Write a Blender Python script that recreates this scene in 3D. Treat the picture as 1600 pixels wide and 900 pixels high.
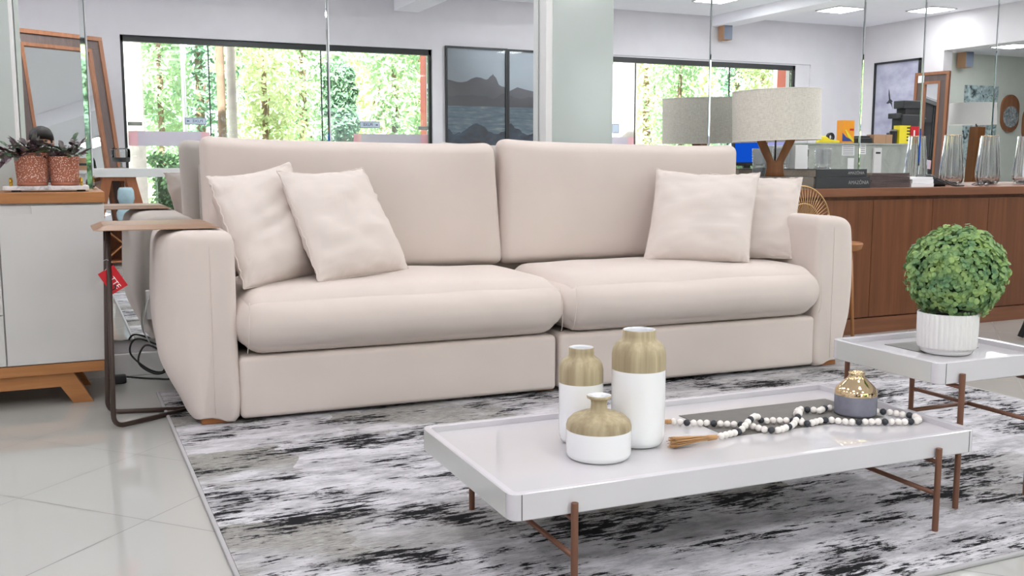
import bpy, bmesh, math, random
from math import sin, cos, pi, radians as R, atan2, hypot, sqrt
from mathutils import Vector as Vec, Matrix, noise

random.seed(7)
sc = bpy.context.scene
for o in list(bpy.data.objects):
    bpy.data.objects.remove(o, do_unlink=True)
col = sc.collection

# ------------------------------------------------------------------ camera
F, H0, CH = 1550.0, 255.0, 0.92
PITCH = math.atan((450 - H0) / F)
YAW = R(24.4056)
cam = bpy.data.cameras.new('camera')
cam.sensor_width = 36
cam.lens = F / 1600 * 36
cam.clip_start = 0.02
cam.clip_end = 200
camo = bpy.data.objects.new('camera', cam)
col.objects.link(camo)
camo.location = (0, 0, CH)
camo.rotation_euler = (pi / 2 - PITCH, 0, -YAW)
sc.camera = camo
FW = Vec((sin(YAW) * cos(PITCH), cos(YAW) * cos(PITCH), -sin(PITCH)))
RT = Vec((cos(YAW), -sin(YAW), 0))
UP = RT.cross(FW)
YM = 4.55                               # plane of the wall mirrors

def at(x, y, Y):
    """point of the photograph at depth Y from the camera wall axis"""
    r = FW + RT * ((x - 800) / F) + UP * ((450 - y) / F)
    return Vec((0, 0, CH)) + r * (Y / r.y)

def atz(x, y, z):
    r = FW + RT * ((x - 800) / F) + UP * ((450 - y) / F)
    return Vec((0, 0, CH)) + r * ((z - CH) / r.z)

def seen(x, y, Yv):
    """real place of something seen in the wall mirror, Yv = depth of its mirror image"""
    p = at(x, y, Yv)
    p.y = 2 * YM - p.y
    return p

def seen_x(x, y, X):
    r = FW + RT * ((x - 800) / F) + UP * ((450 - y) / F)
    p = Vec((0, 0, CH)) + r * (X / r.x)
    p.y = 2 * YM - p.y
    return p

# ------------------------------------------------------------------ light and exposure
sc.view_settings.view_transform = 'Standard'
sc.view_settings.look = 'None'
sc.view_settings.gamma = 1.0
sc.view_settings.use_curve_mapping = False
sc.view_settings.exposure = -0.16
w = bpy.data.worlds.new('sky')
sc.world = w
w.use_nodes = True
bg = w.node_tree.nodes['Background']
bg.inputs[0].default_value = (0.86, 0.93, 1.0, 1)
bg.inputs[1].default_value = 5.0
sun = bpy.data.lights.new('sun', 'SUN')
sun.energy = 32.0
sun.angle = R(1.5)
sun.color = (1, 0.98, 0.95)
so = bpy.data.objects.new('sun', sun)
col.objects.link(so)
so.rotation_euler = Vec((0.35, -0.75, -1.0)).to_track_quat('-Z', 'Y').to_euler()
LED_POWER = 15.0
LED_GLOW = 9.0
sc.cycles.max_bounces = 10
sc.cycles.diffuse_bounces = 5
sc.cycles.glossy_bounces = 6
sc.cycles.transmission_bounces = 8
sc.cycles.transparent_max_bounces = 12
sc.cycles.caustics_reflective = True   # the wall mirrors light the room
sc.cycles.caustics_refractive = False
sc.cycles.sample_clamp_indirect = 6.0

# ------------------------------------------------------------------ materials
def lin(c):
    return tuple(((v / 255) / 12.92 if v / 255 <= 0.04045 else (((v / 255) + 0.055) / 1.055) ** 2.4) for v in c)

class M:
    """small node helper"""
    def __init__(s, name, color=(0.8, 0.8, 0.8), rough=0.5, metal=0.0, spec=0.5):
        s.m = bpy.data.materials.new(name)
        s.m.use_nodes = True
        s.nt = s.m.node_tree
        s.b = s.nt.nodes['Principled BSDF']
        s.set('Base Color', (*color, 1)); s.set('Roughness', rough); s.set('Metallic', metal)
        s.set('Specular IOR Level', spec)
    def set(s, k, v):
        s.b.inputs[k].default_value = v
    def n(s, t, **kw):
        nd = s.nt.nodes.new(t)
        for k, v in kw.items():
            setattr(nd, k, v)
        return nd
    def l(s, a, b):
        s.nt.links.new(a, b)
    def coords(s, scale=(1, 1, 1), rot=(0, 0, 0), loc=(0, 0, 0), src='Object'):
        tc = s.n('ShaderNodeTexCoord'); mp = s.n('ShaderNodeMapping')
        mp.inputs['Scale'].default_value = scale; mp.inputs['Rotation'].default_value = rot
        mp.inputs['Location'].default_value = loc
        s.l(tc.outputs[src], mp.inputs[0])
        return mp.outputs[0]
    def noise(s, vec, scale=5, detail=3, rough=0.5, dist=0.0):
        t = s.n('ShaderNodeTexNoise')
        t.inputs['Scale'].default_value = scale; t.inputs['Detail'].default_value = detail
        t.inputs['Roughness'].default_value = rough; t.inputs['Distortion'].default_value = dist
        s.l(vec, t.inputs['Vector'])
        return t.outputs[0]
    def ramp(s, fac, stops, interp='LINEAR'):
        r = s.n('ShaderNodeValToRGB'); cr = r.color_ramp; cr.interpolation = interp
        while len(cr.elements) < len(stops): cr.elements.new(0.5)
        for e, (p, c) in zip(cr.elements, stops):
            e.position = p; e.color = (*c, 1) if len(c) == 3 else c
        s.l(fac, r.inputs[0])
        return r.outputs[0]
    def mix(s, fac, a, b):
        x = s.n('ShaderNodeMix', data_type='RGBA')
        for v, i in ((fac, 0), (a, 6), (b, 7)):
            if isinstance(v, (int, float)): x.inputs[i].default_value = v
            elif isinstance(v, tuple): x.inputs[i].default_value = (*v, 1)
            else: s.l(v, x.inputs[i])
        return x.outputs[2]
    def math(s, op, a, b=0.0):
        x = s.n('ShaderNodeMath', operation=op)
        for v, i in ((a, 0), (b, 1)):
            if isinstance(v, (int, float)): x.inputs[i].default_value = v
            else: s.l(v, x.inputs[i])
        return x.outputs[0]
    def bump(s, h, strength=0.2, dist=0.01):
        b = s.n('ShaderNodeBump'); b.inputs['Strength'].default_value = strength
        b.inputs['Distance'].default_value = dist
        s.l(h, b.inputs['Height']); s.l(b.outputs[0], s.b.inputs['Normal'])
    def color(s, c):
        s.l(c, s.b.inputs['Base Color'])

def plain(name, rgb, rough=0.5, metal=0.0, spec=0.5, var=0.04, scale=6):
    """plain paint with a faint procedural unevenness"""
    m = M(name, lin(rgb), rough, metal, spec)
    c = lin(rgb)
    f = m.noise(m.coords(), scale, 3)
    m.color(m.ramp(f, [(0.3, tuple(v * (1 - var) for v in c)), (0.7, tuple(min(1, v * (1 + var)) for v in c))]))
    return m.m

def fabric(name, rgb, var=0.05, weave=900, streak=False):
    m = M(name, lin(rgb), 0.92, 0, 0.15)
    c = lin(rgb)
    f = m.noise(m.coords(), 3.5, 4)
    base = m.ramp(f, [(0.3, tuple(v * (1 - var) for v in c)), (0.7, tuple(min(1, v * (1 + var)) for v in c))])
    if streak:
        a = m.noise(m.coords((45, 45, 700)), 1.0, 3); b = m.noise(m.coords((700, 700, 45)), 1.0, 3)
        k = m.math('MULTIPLY', m.math('ADD', a, b), 0.5)
        base = m.mix(m.ramp(k, [(0.42, (0, 0, 0)), (0.58, (1, 1, 1))]), tuple(v * 0.80 for v in c), tuple(min(1, v * 1.06) for v in c))
    m.color(base)
    m.bump(m.noise(m.coords(), weave, 2), 0.12, 0.002)
    m.set('Sheen Weight', 0.15)
    return m.m

def wood(name, dark, light, axis='x', rough=0.42, scale=1.0, spec=0.4, ring=0.0):
    m = M(name, lin(light), rough, 0, spec)
    sx, sy, sz = {'x': (1.2, 26, 26), 'y': (26, 1.2, 26), 'z': (26, 26, 1.2)}[axis]
    v = m.coords((sx * scale, sy * scale, sz * scale))
    f = m.noise(v, 1.0, 5, 0.6, 0.6)
    v2 = m.coords((sx * scale * 5, sy * scale * 5, sz * scale * 3))
    g = m.noise(v2, 1.0, 2)
    k = m.math('ADD', m.math('MULTIPLY', f, 0.75), m.math('MULTIPLY', g, 0.25))
    m.color(m.ramp(k, [(0.3, lin(dark)), (0.52, tuple((a + b) / 2 for a, b in zip(lin(dark), lin(light)))), (0.7, lin(light))]))
    m.bump(k, 0.06, 0.002)
    return m.m

def emit(name, rgb, strength):
    m = bpy.data.materials.new(name); m.use_nodes = True
    nt = m.node_tree; nt.nodes.remove(nt.nodes['Principled BSDF'])
    e = nt.nodes.new('ShaderNodeEmission'); e.inputs[0].default_value = (*rgb, 1); e.inputs[1].default_value = strength
    nt.links.new(e.outputs[0], nt.nodes['Material Output'].inputs[0])
    return m

def pane_mat(name, tint=(0.97, 0.99, 0.98), refl=1.0, cloud=0.0, cloud_rgb=(0.8, 0.8, 0.9)):
    """thin clear sheet: straight-through with a Fresnel sheen"""
    m = bpy.data.materials.new(name); m.use_nodes = True
    nt = m.node_tree; nt.nodes.remove(nt.nodes['Principled BSDF'])
    t = nt.nodes.new('ShaderNodeBsdfTransparent'); t.inputs[0].default_value = (*tint, 1)
    g = nt.nodes.new('ShaderNodeBsdfGlossy'); g.inputs['Roughness'].default_value = 0.02
    fr = nt.nodes.new('ShaderNodeFresnel'); fr.inputs[0].default_value = 1.45
    k = nt.nodes.new('ShaderNodeMath'); k.operation = 'MULTIPLY'; k.inputs[1].default_value = refl
    mx = nt.nodes.new('ShaderNodeMixShader')
    nt.links.new(fr.outputs[0], k.inputs[0]); nt.links.new(k.outputs[0], mx.inputs[0])
    nt.links.new(t.outputs[0], mx.inputs[1]); nt.links.new(g.outputs[0], mx.inputs[2])
    out = mx.outputs[0]
    if cloud:
        d = nt.nodes.new('ShaderNodeBsdfDiffuse'); d.inputs[0].default_value = (*cloud_rgb, 1)
        tl = nt.nodes.new('ShaderNodeBsdfTranslucent'); tl.inputs[0].default_value = (*cloud_rgb, 1)
        ad = nt.nodes.new('ShaderNodeMixShader'); ad.inputs[0].default_value = 0.5
        nt.links.new(d.outputs[0], ad.inputs[1]); nt.links.new(tl.outputs[0], ad.inputs[2])
        m2 = nt.nodes.new('ShaderNodeMixShader'); m2.inputs[0].default_value = cloud
        nt.links.new(out, m2.inputs[1]); nt.links.new(ad.outputs[0], m2.inputs[2])
        out = m2.outputs[0]
    nt.links.new(out, nt.nodes['Material Output'].inputs[0])
    return m

def leafy(name, a, b, rough=0.5, transl=0.35, scale=14):
    m = M(name, lin(a), rough, 0, 0.35)
    f = m.noise(m.coords(), scale, 4, 0.7)
    c = m.ramp(f, [(0.32, lin(a)), (0.68, lin(b))])
    m.color(c)
    t = m.n('ShaderNodeBsdfTranslucent'); m.l(c, t.inputs[0])
    mx = m.n('ShaderNodeMixShader'); mx.inputs[0].default_value = transl
    m.l(m.b.outputs[0], mx.inputs[1]); m.l(t.outputs[0], mx.inputs[2])
    m.l(mx.outputs[0], m.nt.nodes['Material Output'].inputs[0])
    return m.m

MT = {}
MT['sofa'] = fabric('cream_linen', (214, 202, 195), 0.025)
MT['pillow'] = fabric('cream_pillow_linen', (218, 207, 201), 0.025)
MT['linen'] = fabric('oat_linen', (224, 219, 208), 0.03, 900, True)
MT['white_shade'] = fabric('white_shade', (232, 230, 226), 0.03)
MT['wall'] = plain('wall_paint', (226, 223, 226), 0.75, var=0.015)
MT['wall_grey'] = plain('wall_paint_grey', (214, 212, 217), 0.8, var=0.02)
MT['wall_green'] = plain('wall_paint_sage', (205, 210, 202), 0.8, var=0.02)
MT['ceiling'] = plain('ceiling_paint', (248, 247, 254), 0.85, var=0.01)
MT['lacquer'] = plain('white_lacquer', (206, 203, 208), 0.12, var=0.01)
MT['lacquer_side'] = plain('grey_white_lacquer', (200, 201, 198), 0.08, var=0.01)
MT['glasstop'] = plain('white_back_painted_glass', (202, 199, 202), 0.02, spec=0.9, var=0.01)
MT['inset'] = plain('taupe_leatherette_inset', (98, 94, 90), 0.55, var=0.12, scale=25)
MT['white_paint'] = plain('white_paint', (232, 232, 232), 0.4, var=0.01)
MT['sideboard'] = plain('satin_light_grey', (206, 204, 202), 0.35, var=0.01)
MT['shadow_gap'] = plain('dark_gap', (60, 58, 56), 0.6)
MT['bronze'] = plain('bronze_powder_coat', (122, 84, 66), 0.42, 0.35, var=0.05)
MT['brown_metal'] = plain('brown_powder_coat', (66, 52, 46), 0.4, 0.3, var=0.05)
MT['black'] = plain('black_satin', (26, 26, 28), 0.4, var=0.1)
MT['black_frame'] = plain('black_frame', (38, 40, 42), 0.45, var=0.05)
MT['dark_box'] = plain('charcoal_plastic', (48, 50, 53), 0.5, var=0.05)
MT['mirror'] = plain('silvered_mirror', (238, 241, 241), 0.0, 1.0, var=0.0)
MT['bevel'] = plain('mirror_bevel', (225, 232, 230), 0.02, 1.0, var=0.0)
MT['mirror_edge'] = plain('mirror_glass_edge', (150, 175, 170), 0.1, 0.0)
MT['pilaster'] = plain('pale_sage_gloss_panel', (188, 197, 194), 0.12, var=0.01)
MT['wood_console'] = wood('walnut_veneer', (96, 55, 33), (126, 78, 48), 'z', 0.38)
MT['wood_console_top'] = wood('walnut_veneer_top', (112, 70, 48), (138, 90, 62), 'x', 0.35)
MT['wood_oak'] = wood('honey_oak', (150, 98, 56), (184, 128, 78), 'x', 0.4)
MT['wood_oak_z'] = wood('honey_oak_upright', (146, 96, 56), (182, 126, 78), 'z', 0.4)
MT['wood_foot'] = wood('amber_foot', (150, 92, 50), (178, 116, 66), 'x', 0.4)
MT['wood_table'] = wood('greyed_oak', (140, 110, 90), (172, 140, 116), 'x', 0.38)
MT['wood_lamp'] = wood('imbuia', (98, 58, 26), (134, 84, 42), 'z', 0.4)
MT['wood_frame'] = wood('frame_cherry', (116, 74, 50), (150, 100, 70), 'z', 0.45)
MT['wood_band'] = wood('frame_smoked_band', (74, 62, 60), (98, 84, 80), 'z', 0.55)
MT['wood_trestle'] = wood('trestle_cherry', (160, 98, 66), (190, 124, 86), 'z', 0.4)
MT['wood_vase'] = wood('ash_print', (138, 122, 94), (200, 186, 154), 'z', 0.6, 0.8)
MT['ceramic'] = plain('white_glaze', (240, 240, 242), 0.08, var=0.005)
MT['matte_white'] = plain('matte_white_ceramic', (228, 226, 226), 0.6, var=0.01)
MT['vase_in'] = plain('glazed_inside', (225, 226, 230), 0.25)
MT['gold'] = plain('gold_plate', (228, 204, 164), 0.07, 1.0, var=0.02)
MT['gold_satin'] = plain('satin_brass', (205, 165, 70), 0.25, 1.0)
MT['wire'] = plain('gold_wire', (196, 160, 112), 0.35, 0.6)
MT['concrete'] = plain('blue_grey_concrete', (128, 128, 142), 0.8, var=0.1, scale=40)
MT['bead_white'] = plain('white_wood_bead', (236, 230, 226), 0.55, var=0.02)
MT['bead_black'] = plain('black_wood_bead', (44, 47, 54), 0.5, var=0.05)
MT['jute'] = wood('jute', (176, 134, 92), (214, 172, 126), 'x', 0.9)
MT['soil'] = plain('potting_soil', (40, 32, 28), 0.95, var=0.3, scale=80)
MT['plastic_pot'] = plain('black_nursery_pot', (30, 29, 30), 0.5)
MT['leaf_top'] = leafy('boxwood_leaf', (96, 142, 108), (176, 202, 124), 0.5, 0.3, 22)
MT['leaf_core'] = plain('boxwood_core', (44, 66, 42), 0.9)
MT['stem'] = plain('plant_stem', (96, 84, 70), 0.6)
MT['marble'] = None
MT['glass'] = pane_mat('shop_window_glass')
MT['lilac'] = pane_mat('lilac_band_film', cloud=0.8, cloud_rgb=(0.66, 0.60, 0.70))
MT['pink'] = pane_mat('pink_band_film', cloud=0.75, cloud_rgb=(0.86, 0.55, 0.62))
MT['crystal'] = pane_mat('cut_crystal', refl=3.0, cloud=0.18, cloud_rgb=(0.9, 0.93, 0.95))
MT['paper'] = plain('paper_white', (240, 240, 242), 0.7, var=0.01)
MT['pages'] = plain('page_block', (168, 160, 148), 0.8, var=0.1, scale=60)
MT['page_white'] = plain('page_block_white', (232, 228, 224), 0.8, var=0.04, scale=60)
MT['book_black'] = plain('black_book_cloth', (42, 45, 48), 0.5, var=0.06)
MT['book_taupe'] = plain('taupe_book_cover', (110, 102, 94), 0.5, var=0.08)
MT['mag'] = plain('magazine_cover', (92, 78, 76), 0.35, var=0.2, scale=15)
MT['grey_text'] = plain('silver_print', (150, 150, 150), 0.5)
MT['red'] = plain('red_card', (196, 14, 30), 0.4)
MT['white_text'] = plain('white_print', (245, 245, 245), 0.5)
MT['navy_text'] = plain('navy_print', (34, 54, 104), 0.5)
MT['sign'] = plain('pale_blue_sign', (196, 210, 226), 0.4)
MT['sign_edge'] = plain('sign_border', (120, 130, 148), 0.4)
MT['kraft'] = plain('kraft_board', (176, 138, 108), 0.8, var=0.06)
MT['yellow'] = plain('yellow_carton', (236, 216, 40), 0.4)
MT['orange'] = plain('orange_carton', (240, 156, 22), 0.4)
MT['blue_print'] = plain('blue_print', (28, 60, 140), 0.4)
MT['steel'] = plain('brushed_steel', (150, 152, 150), 0.3, 0.9)
MT['rust'] = plain('terracotta_column', (206, 108, 92), 0.7)
MT['palm_bark'] = plain('pale_palm_bark', (206, 196, 188), 0.9, var=0.1, scale=10)
MT['bark'] = plain('brown_bark', (128, 104, 86), 0.9, var=0.2, scale=8)
MT['bounce_ground'] = plain('garden_ground', (196, 196, 176), 0.95, var=0.2, scale=3)  # colour raised to bounce sunlight up to the ceiling indoors
MT['leaf_a'] = leafy('foliage_bright', (126, 164, 122), (202, 218, 180), 0.6, 0.45, 1.6)
MT['leaf_b'] = leafy('foliage_deep', (70, 112, 92), (160, 190, 156), 0.6, 0.35, 1.6)
MT['leaf_c'] = leafy('foliage_yellow', (170, 182, 132), (222, 226, 186), 0.6, 0.45, 1.6)
MT['hedge'] = leafy('hedge_leaf', (46, 74, 50), (96, 128, 84), 0.6, 0.3, 5)
MT['cable'] = plain('black_cable', (24, 24, 26), 0.45)
MT['white_cable'] = plain('grey_cable', (200, 200, 200), 0.45)
MT['stone'] = None
MT['blue_ceramic'] = plain('aqua_glaze', (168, 196, 206), 0.15, var=0.15, scale=9)
MT['screen_blue'] = emit('blue_desktop', (0.008, 0.10, 0.72), 1.0)
MT['screen_white'] = emit('lilac_desktop', (0.48, 0.48, 0.90), 1.0)
MT['led'] = emit('led_diffuser', (1, 0.99, 0.98), LED_GLOW)
MT['skin'] = plain('skin', (196, 150, 124), 0.55)
MT['hair'] = plain('dark_hair', (30, 24, 22), 0.6, var=0.2, scale=60)
MT['shirt'] = plain('dark_shirt', (62, 62, 70), 0.9)
MT['jeans'] = plain('blue_jeans', (60, 74, 104), 0.9, var=0.1)
MT['glassware'] = None

def make_special():
    m = M('clear_crystal', (1, 1, 1), 0.02)
    m.set('Transmission Weight', 1.0); m.set('IOR', 1.45)
    MT['glassware'] = m.m
    # white marble
    m = M('grey_marble', lin((226, 226, 228)), 0.25)
    f = m.noise(m.coords((1, 1, 1)), 16, 6, 0.6, 1.5)
    m.color(m.ramp(f, [(0.35, lin((168, 170, 176))), (0.5, lin((222, 222, 226))), (0.75, lin((240, 240, 242)))]))
    MT['marble'] = m.m
    # counter stone
    m = M('grey_green_stone', lin((178, 182, 174)), 0.3)
    f = m.noise(m.coords((1, 1, 1)), 5, 6, 0.65, 1.2)
    m.color(m.ramp(f, [(0.3, lin((158, 163, 156))), (0.55, lin((178, 183, 175))), (0.8, lin((200, 203, 196)))]))
    MT['stone'] = m.m
    # polished floor tiles laid on the diagonal
    m = M('polished_porcelain', lin((205, 204, 199)), 0.03, 0, 0.85)
    v = m.coords((1, 1, 1), (0, 0, R(-43.4)), (-0.14, -0.016, 0))
    b = m.n('ShaderNodeTexBrick'); b.offset = 0; b.squash = 1
    b.inputs['Scale'].default_value = 1; b.inputs['Mortar Size'].default_value = 0.0024
    b.inputs['Mortar Smooth'].default_value = 0.2
    b.inputs['Brick Width'].default_value = 0.45; b.inputs['Row Height'].default_value = 0.45
    b.inputs['Color1'].default_value = (*lin((184, 184, 180)), 1)
    b.inputs['Color2'].default_value = (*lin((180, 180, 176)), 1)
    b.inputs['Mortar'].default_value = (*lin((112, 110, 106)), 1)
    m.l(v, b.inputs['Vector'])
    f = m.noise(m.coords(), 2.2, 4)
    c = m.mix(m.math('MULTIPLY', f, 0.16), b.outputs[0], lin((166, 164, 160)))
    m.color(c)
    m.l(m.ramp(b.outputs[1], [(0, (0.045,) * 3), (1, (0.5,) * 3)]), m.b.inputs['Roughness'])
    MT['floor'] = m.m
    # abstract rug: pale ground, taupe weave patches, torn black streaks running along x
    m = M('abstract_rug', (0.6, 0.6, 0.6), 0.95, 0, 0.1)
    mid = m.noise(m.coords((5, 12, 1), loc=(3, 1, 0)), 1.0, 8, 0.72, 0.15)
    pale = m.ramp(mid, [(0.26, lin((116, 114, 118))), (0.43, lin((172, 170, 174))), (0.58, lin((212, 210, 215)))])
    blk = m.n('ShaderNodeTexBrick'); blk.offset = 0.37
    blk.inputs['Scale'].default_value = 1; blk.inputs['Brick Width'].default_value = 0.62
    blk.inputs['Row Height'].default_value = 0.34; blk.inputs['Mortar Size'].default_value = 0.0
    blk.inputs['Color1'].default_value = (0, 0, 0, 1); blk.inputs['Color2'].default_value = (1, 1, 1, 1)
    wv = m.n('ShaderNodeVectorMath', operation='ADD')
    ns = m.n('ShaderNodeTexNoise'); ns.inputs['Scale'].default_value = 9; ns.inputs['Detail'].default_value = 4
    cc = m.coords(); m.l(cc, ns.inputs['Vector'])
    sc_ = m.n('ShaderNodeVectorMath', operation='SCALE'); sc_.inputs['Scale'].default_value = 0.16
    m.l(ns.outputs[1], sc_.inputs[0]); m.l(cc, wv.inputs[0]); m.l(sc_.outputs[0], wv.inputs[1])
    m.l(wv.outputs[0], blk.inputs['Vector'])
    patch = m.math('MULTIPLY', m.ramp(blk.outputs[0], [(0.45, (0, 0, 0)), (0.75, (1, 1, 1))]),
                   m.ramp(m.noise(m.coords((3, 5, 1), loc=(7, 2, 0)), 1, 3), [(0.34, (0, 0, 0)), (0.52, (1, 1, 1))]))
    weave = m.noise(m.coords((30, 300, 1)), 1.0, 5, 0.7)
    taupe = m.ramp(weave, [(0.35, lin((92, 90, 87))), (0.5, lin((140, 137, 131))), (0.65, lin((182, 180, 174)))])
    thread = m.noise(m.coords((18, 420, 1)), 1.0, 2)
    pale = m.mix(m.math('MULTIPLY', m.ramp(thread, [(0.45, (0, 0, 0)), (0.6, (1, 1, 1))]), 0.35), pale, lin((150, 148, 150)))
    ground = m.mix(m.math('MULTIPLY', patch, 0.9), pale, taupe)
    s1 = m.noise(m.coords((12, 62, 1), loc=(1.3, 0.4, 0)), 1.0, 10, 0.74, 0.15)
    s2 = m.noise(m.coords((2.6, 6.0, 1), loc=(4.2, 9.1, 0)), 1.0, 4, 0.6, 0.2)
    s3 = m.noise(m.coords((40, 170, 1)), 1.0, 5, 0.7)
    mask = m.math('SUBTRACT', s2, 0.5)
    sa = m.math('ADD', s1, m.math('MULTIPLY', mask, 0.80))
    sb = m.math('ADD', s3, m.math('MULTIPLY', mask, 0.45))
    s = m.math('MAXIMUM', sa, m.math('SUBTRACT', sb, 0.055))
    black = m.ramp(s, [(0.572, (0, 0, 0)), (0.580, (1, 1, 1))])
    grey = m.ramp(sa, [(0.49, (0, 0, 0)), (0.575, (1, 1, 1))])
    ground = m.mix(m.math('MULTIPLY', grey, 0.45), ground, lin((120, 118, 120)))
    m.color(m.mix(black, ground, lin((32, 31, 34))))
    m.bump(m.noise(m.coords(), 420, 2), 0.25, 0.003)
    MT['rug'] = m.m
    MT['rug_edge'] = fabric('rug_binding', (172, 170, 172), 0.05)
    # terracotta pots with pale speckles
    m = M('speckled_terracotta', lin((178, 104, 72)), 0.6)
    vo = m.n('ShaderNodeTexVoronoi'); vo.inputs['Scale'].default_value = 165; vo.inputs['Randomness'].default_value = 1.0
    m.l(m.coords(), vo.inputs['Vector'])
    m.color(m.ramp(vo.outputs[0], [(0.28, lin((236, 212, 200))), (0.40, lin((170, 104, 80)))]))
    MT['pot_speckle'] = m.m
    MT['terracotta'] = plain('terracotta', (170, 104, 80), 0.6)
    # purple striped wandering plant
    m = M('purple_leaf', lin((70, 48, 58)), 0.4)
    f = m.noise(m.coords(), 26, 3)
    m.color(m.ramp(f, [(0.3, lin((70, 34, 52))), (0.5, lin((86, 72, 78))), (0.66, lin((112, 116, 104))), (0.8, lin((66, 92, 66)))]))
    MT['leaf_purple'] = m.m
    m = M('green_striped_leaf', lin((86, 108, 84)), 0.4)
    f = m.noise(m.coords(), 40, 3)
    m.color(m.ramp(f, [(0.3, lin((56, 84, 60))), (0.55, lin((96, 118, 92))), (0.75, lin((160, 172, 158)))]))
    MT['leaf_stripe'] = m.m
    # paving
    m = M('pale_brick_paving', lin((206, 196, 196)), 0.9)
    b = m.n('ShaderNodeTexBrick'); b.inputs['Scale'].default_value = 4
    b.inputs['Color1'].default_value = (*lin((214, 200, 200)), 1); b.inputs['Color2'].default_value = (*lin((200, 176, 176)), 1)
    b.inputs['Mortar'].default_value = (*lin((226, 222, 222)), 1)
    m.l(m.coords(), b.inputs['Vector']); m.color(b.outputs[0])
    MT['paving'] = m.m
    # seascape print: sky, mountain ridge, water
    m = M('clouds_print', lin((176, 178, 196)), 0.15)
    f = m.noise(m.coords((2, 2, 3)), 1.6, 5)
    m.color(m.ramp(f, [(0.3, lin((150, 150, 172))), (0.5, lin((176, 176, 196))), (0.75, lin((204, 204, 218)))]))
    MT['cloud_print'] = m.m
    m = M('abstract_print', lin((150, 165, 168)), 0.3)
    f = m.noise(m.coords((2, 2, 2)), 3.2, 4, 0.6, 2.0)
    m.color(m.ramp(f, [(0.36, lin((38, 44, 46))), (0.42, lin((120, 138, 142))), (0.6, lin((176, 192, 194))), (0.8, lin((214, 222, 222)))]))
    MT['abstract_print'] = m.m
    m = M('sea_print', lin((90, 110, 140)), 0.15)
    f = m.noise(m.coords((5, 5, 30)), 1.0, 5, 0.6)
    m.color(m.ramp(f, [(0.3, lin((92, 112, 138))), (0.55, lin((140, 158, 178))), (0.75, lin((196, 206, 216)))]))
    MT['sea_print'] = m.m
    m = M('wave_print', lin((40, 60, 90)), 0.15)
    f = m.noise(m.coords((6, 6, 12)), 1.0, 5, 0.65)
    m.color(m.ramp(f, [(0.35, lin((22, 40, 66))), (0.6, lin((52, 78, 112))), (0.8, lin((110, 134, 160)))]))
    MT['wave_print'] = m.m
    MT['hill_print'] = plain('hill_print', (118, 113, 124), 0.15, var=0.08, scale=4)
    MT['hill_print_dark'] = plain('hill_print_near', (104, 101, 112), 0.15, var=0.08, scale=4)
    MT['sky_print'] = plain('sky_print', (196, 200, 214), 0.12, var=0.04, scale=2)
    m = M('marbled_disc', lin((140, 146, 150)), 0.3)
    f = m.noise(m.coords(), 14, 6, 0.7, 1.5)
    m.color(m.ramp(f, [(0.3, lin((60, 66, 70))), (0.5, lin((134, 140, 144))), (0.75, lin((216, 218, 220)))]))
    MT['marbled'] = m.m
make_special()

# ------------------------------------------------------------------ geometry helpers
def root_of(o):
    while o.parent: o = o.parent
    return o

def obj(name, bm, mat, parent=None, smooth=False, local=False, label=None, sharp=None):
    """one mesh object; geometry given in world coordinates unless local"""
    bmesh.ops.recalc_face_normals(bm, faces=bm.faces)
    if parent is not None and not local:
        bm.transform(root_of(parent).matrix_basis.inverted())
    me = bpy.data.meshes.new(name)
    bm.to_mesh(me); bm.free()
    if smooth:
        for p in me.polygons: p.use_smooth = True
        if sharp: me.set_sharp_from_angle(angle=R(sharp))
    o = bpy.data.objects.new(name, me)
    col.objects.link(o)
    for m in (mat if isinstance(mat, (list, tuple)) else [mat]):
        me.materials.append(m)
    if parent is not None: o.parent = parent
    if label: o['label'] = label
    return o

def tag(o, label, cat, group=None):
    o['label'] = label; o['category'] = cat
    if group: o['group'] = group
    return o

def thing(name, label, cat, loc=(0, 0, 0), rotz=0.0, group=None):
    o = bpy.data.objects.new(name, None)
    o.empty_display_size = 0.1
    col.objects.link(o)
    o.location = loc; o.rotation_euler = (0, 0, rotz)
    o.matrix_basis = Matrix.Translation(Vec(loc)) @ Matrix.Rotation(rotz, 4, 'Z')
    return tag(o, label, cat, group)

def single(name, bm, mat, label, cat, group=None, loc=None, **kw):
    """a thing that is one mesh, its origin at loc"""
    if loc is not None:
        bm.transform(Matrix.Translation(-Vec(loc)))
    o = obj(name, bm, mat, **kw)
    if loc is not None: o.location = loc
    return tag(o, label, cat, group)

def struct(name, bm, mat, parent=None, **kw):
    o = obj(name, bm, mat, parent, **kw)
    if parent is None: o['kind'] = 'structure'
    return o

def dup(o, loc, rotz=None, label=None):
    def cp(x, par):
        c = x.copy(); col.objects.link(c)
        if par is not None: c.parent = par
        for ch in [k for k in bpy.data.objects if k.parent == x]:
            cp(ch, c)
        return c
    c = cp(o, None)
    c.location = loc
    if rotz is not None: c.rotation_euler = (0, 0, rotz)
    if label: c['label'] = label
    return c

def NB(): return bmesh.new()

def add_box(bm, x0, x1, y0, y1, z0, z1, bev=0.0, seg=2, mi=0, M4=None):
    b = bmesh.new()
    vs = [b.verts.new((x, y, z)) for x in (x0, x1) for y in (y0, y1) for z in (z0, z1)]
    for f in ((0, 1, 3, 2), (4, 6, 7, 5), (0, 4, 5, 1), (2, 3, 7, 6), (0, 2, 6, 4), (1, 5, 7, 3)):
        b.faces.new([vs[i] for i in f])
    bmesh.ops.recalc_face_normals(b, faces=b.faces)
    if bev > 0:
        bmesh.ops.bevel(b, geom=b.edges[:], offset=bev, segments=seg, affect='EDGES', profile=0.5)
    if M4 is not None: b.transform(M4)
    merge(bm, b, mi)
    return bm

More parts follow.
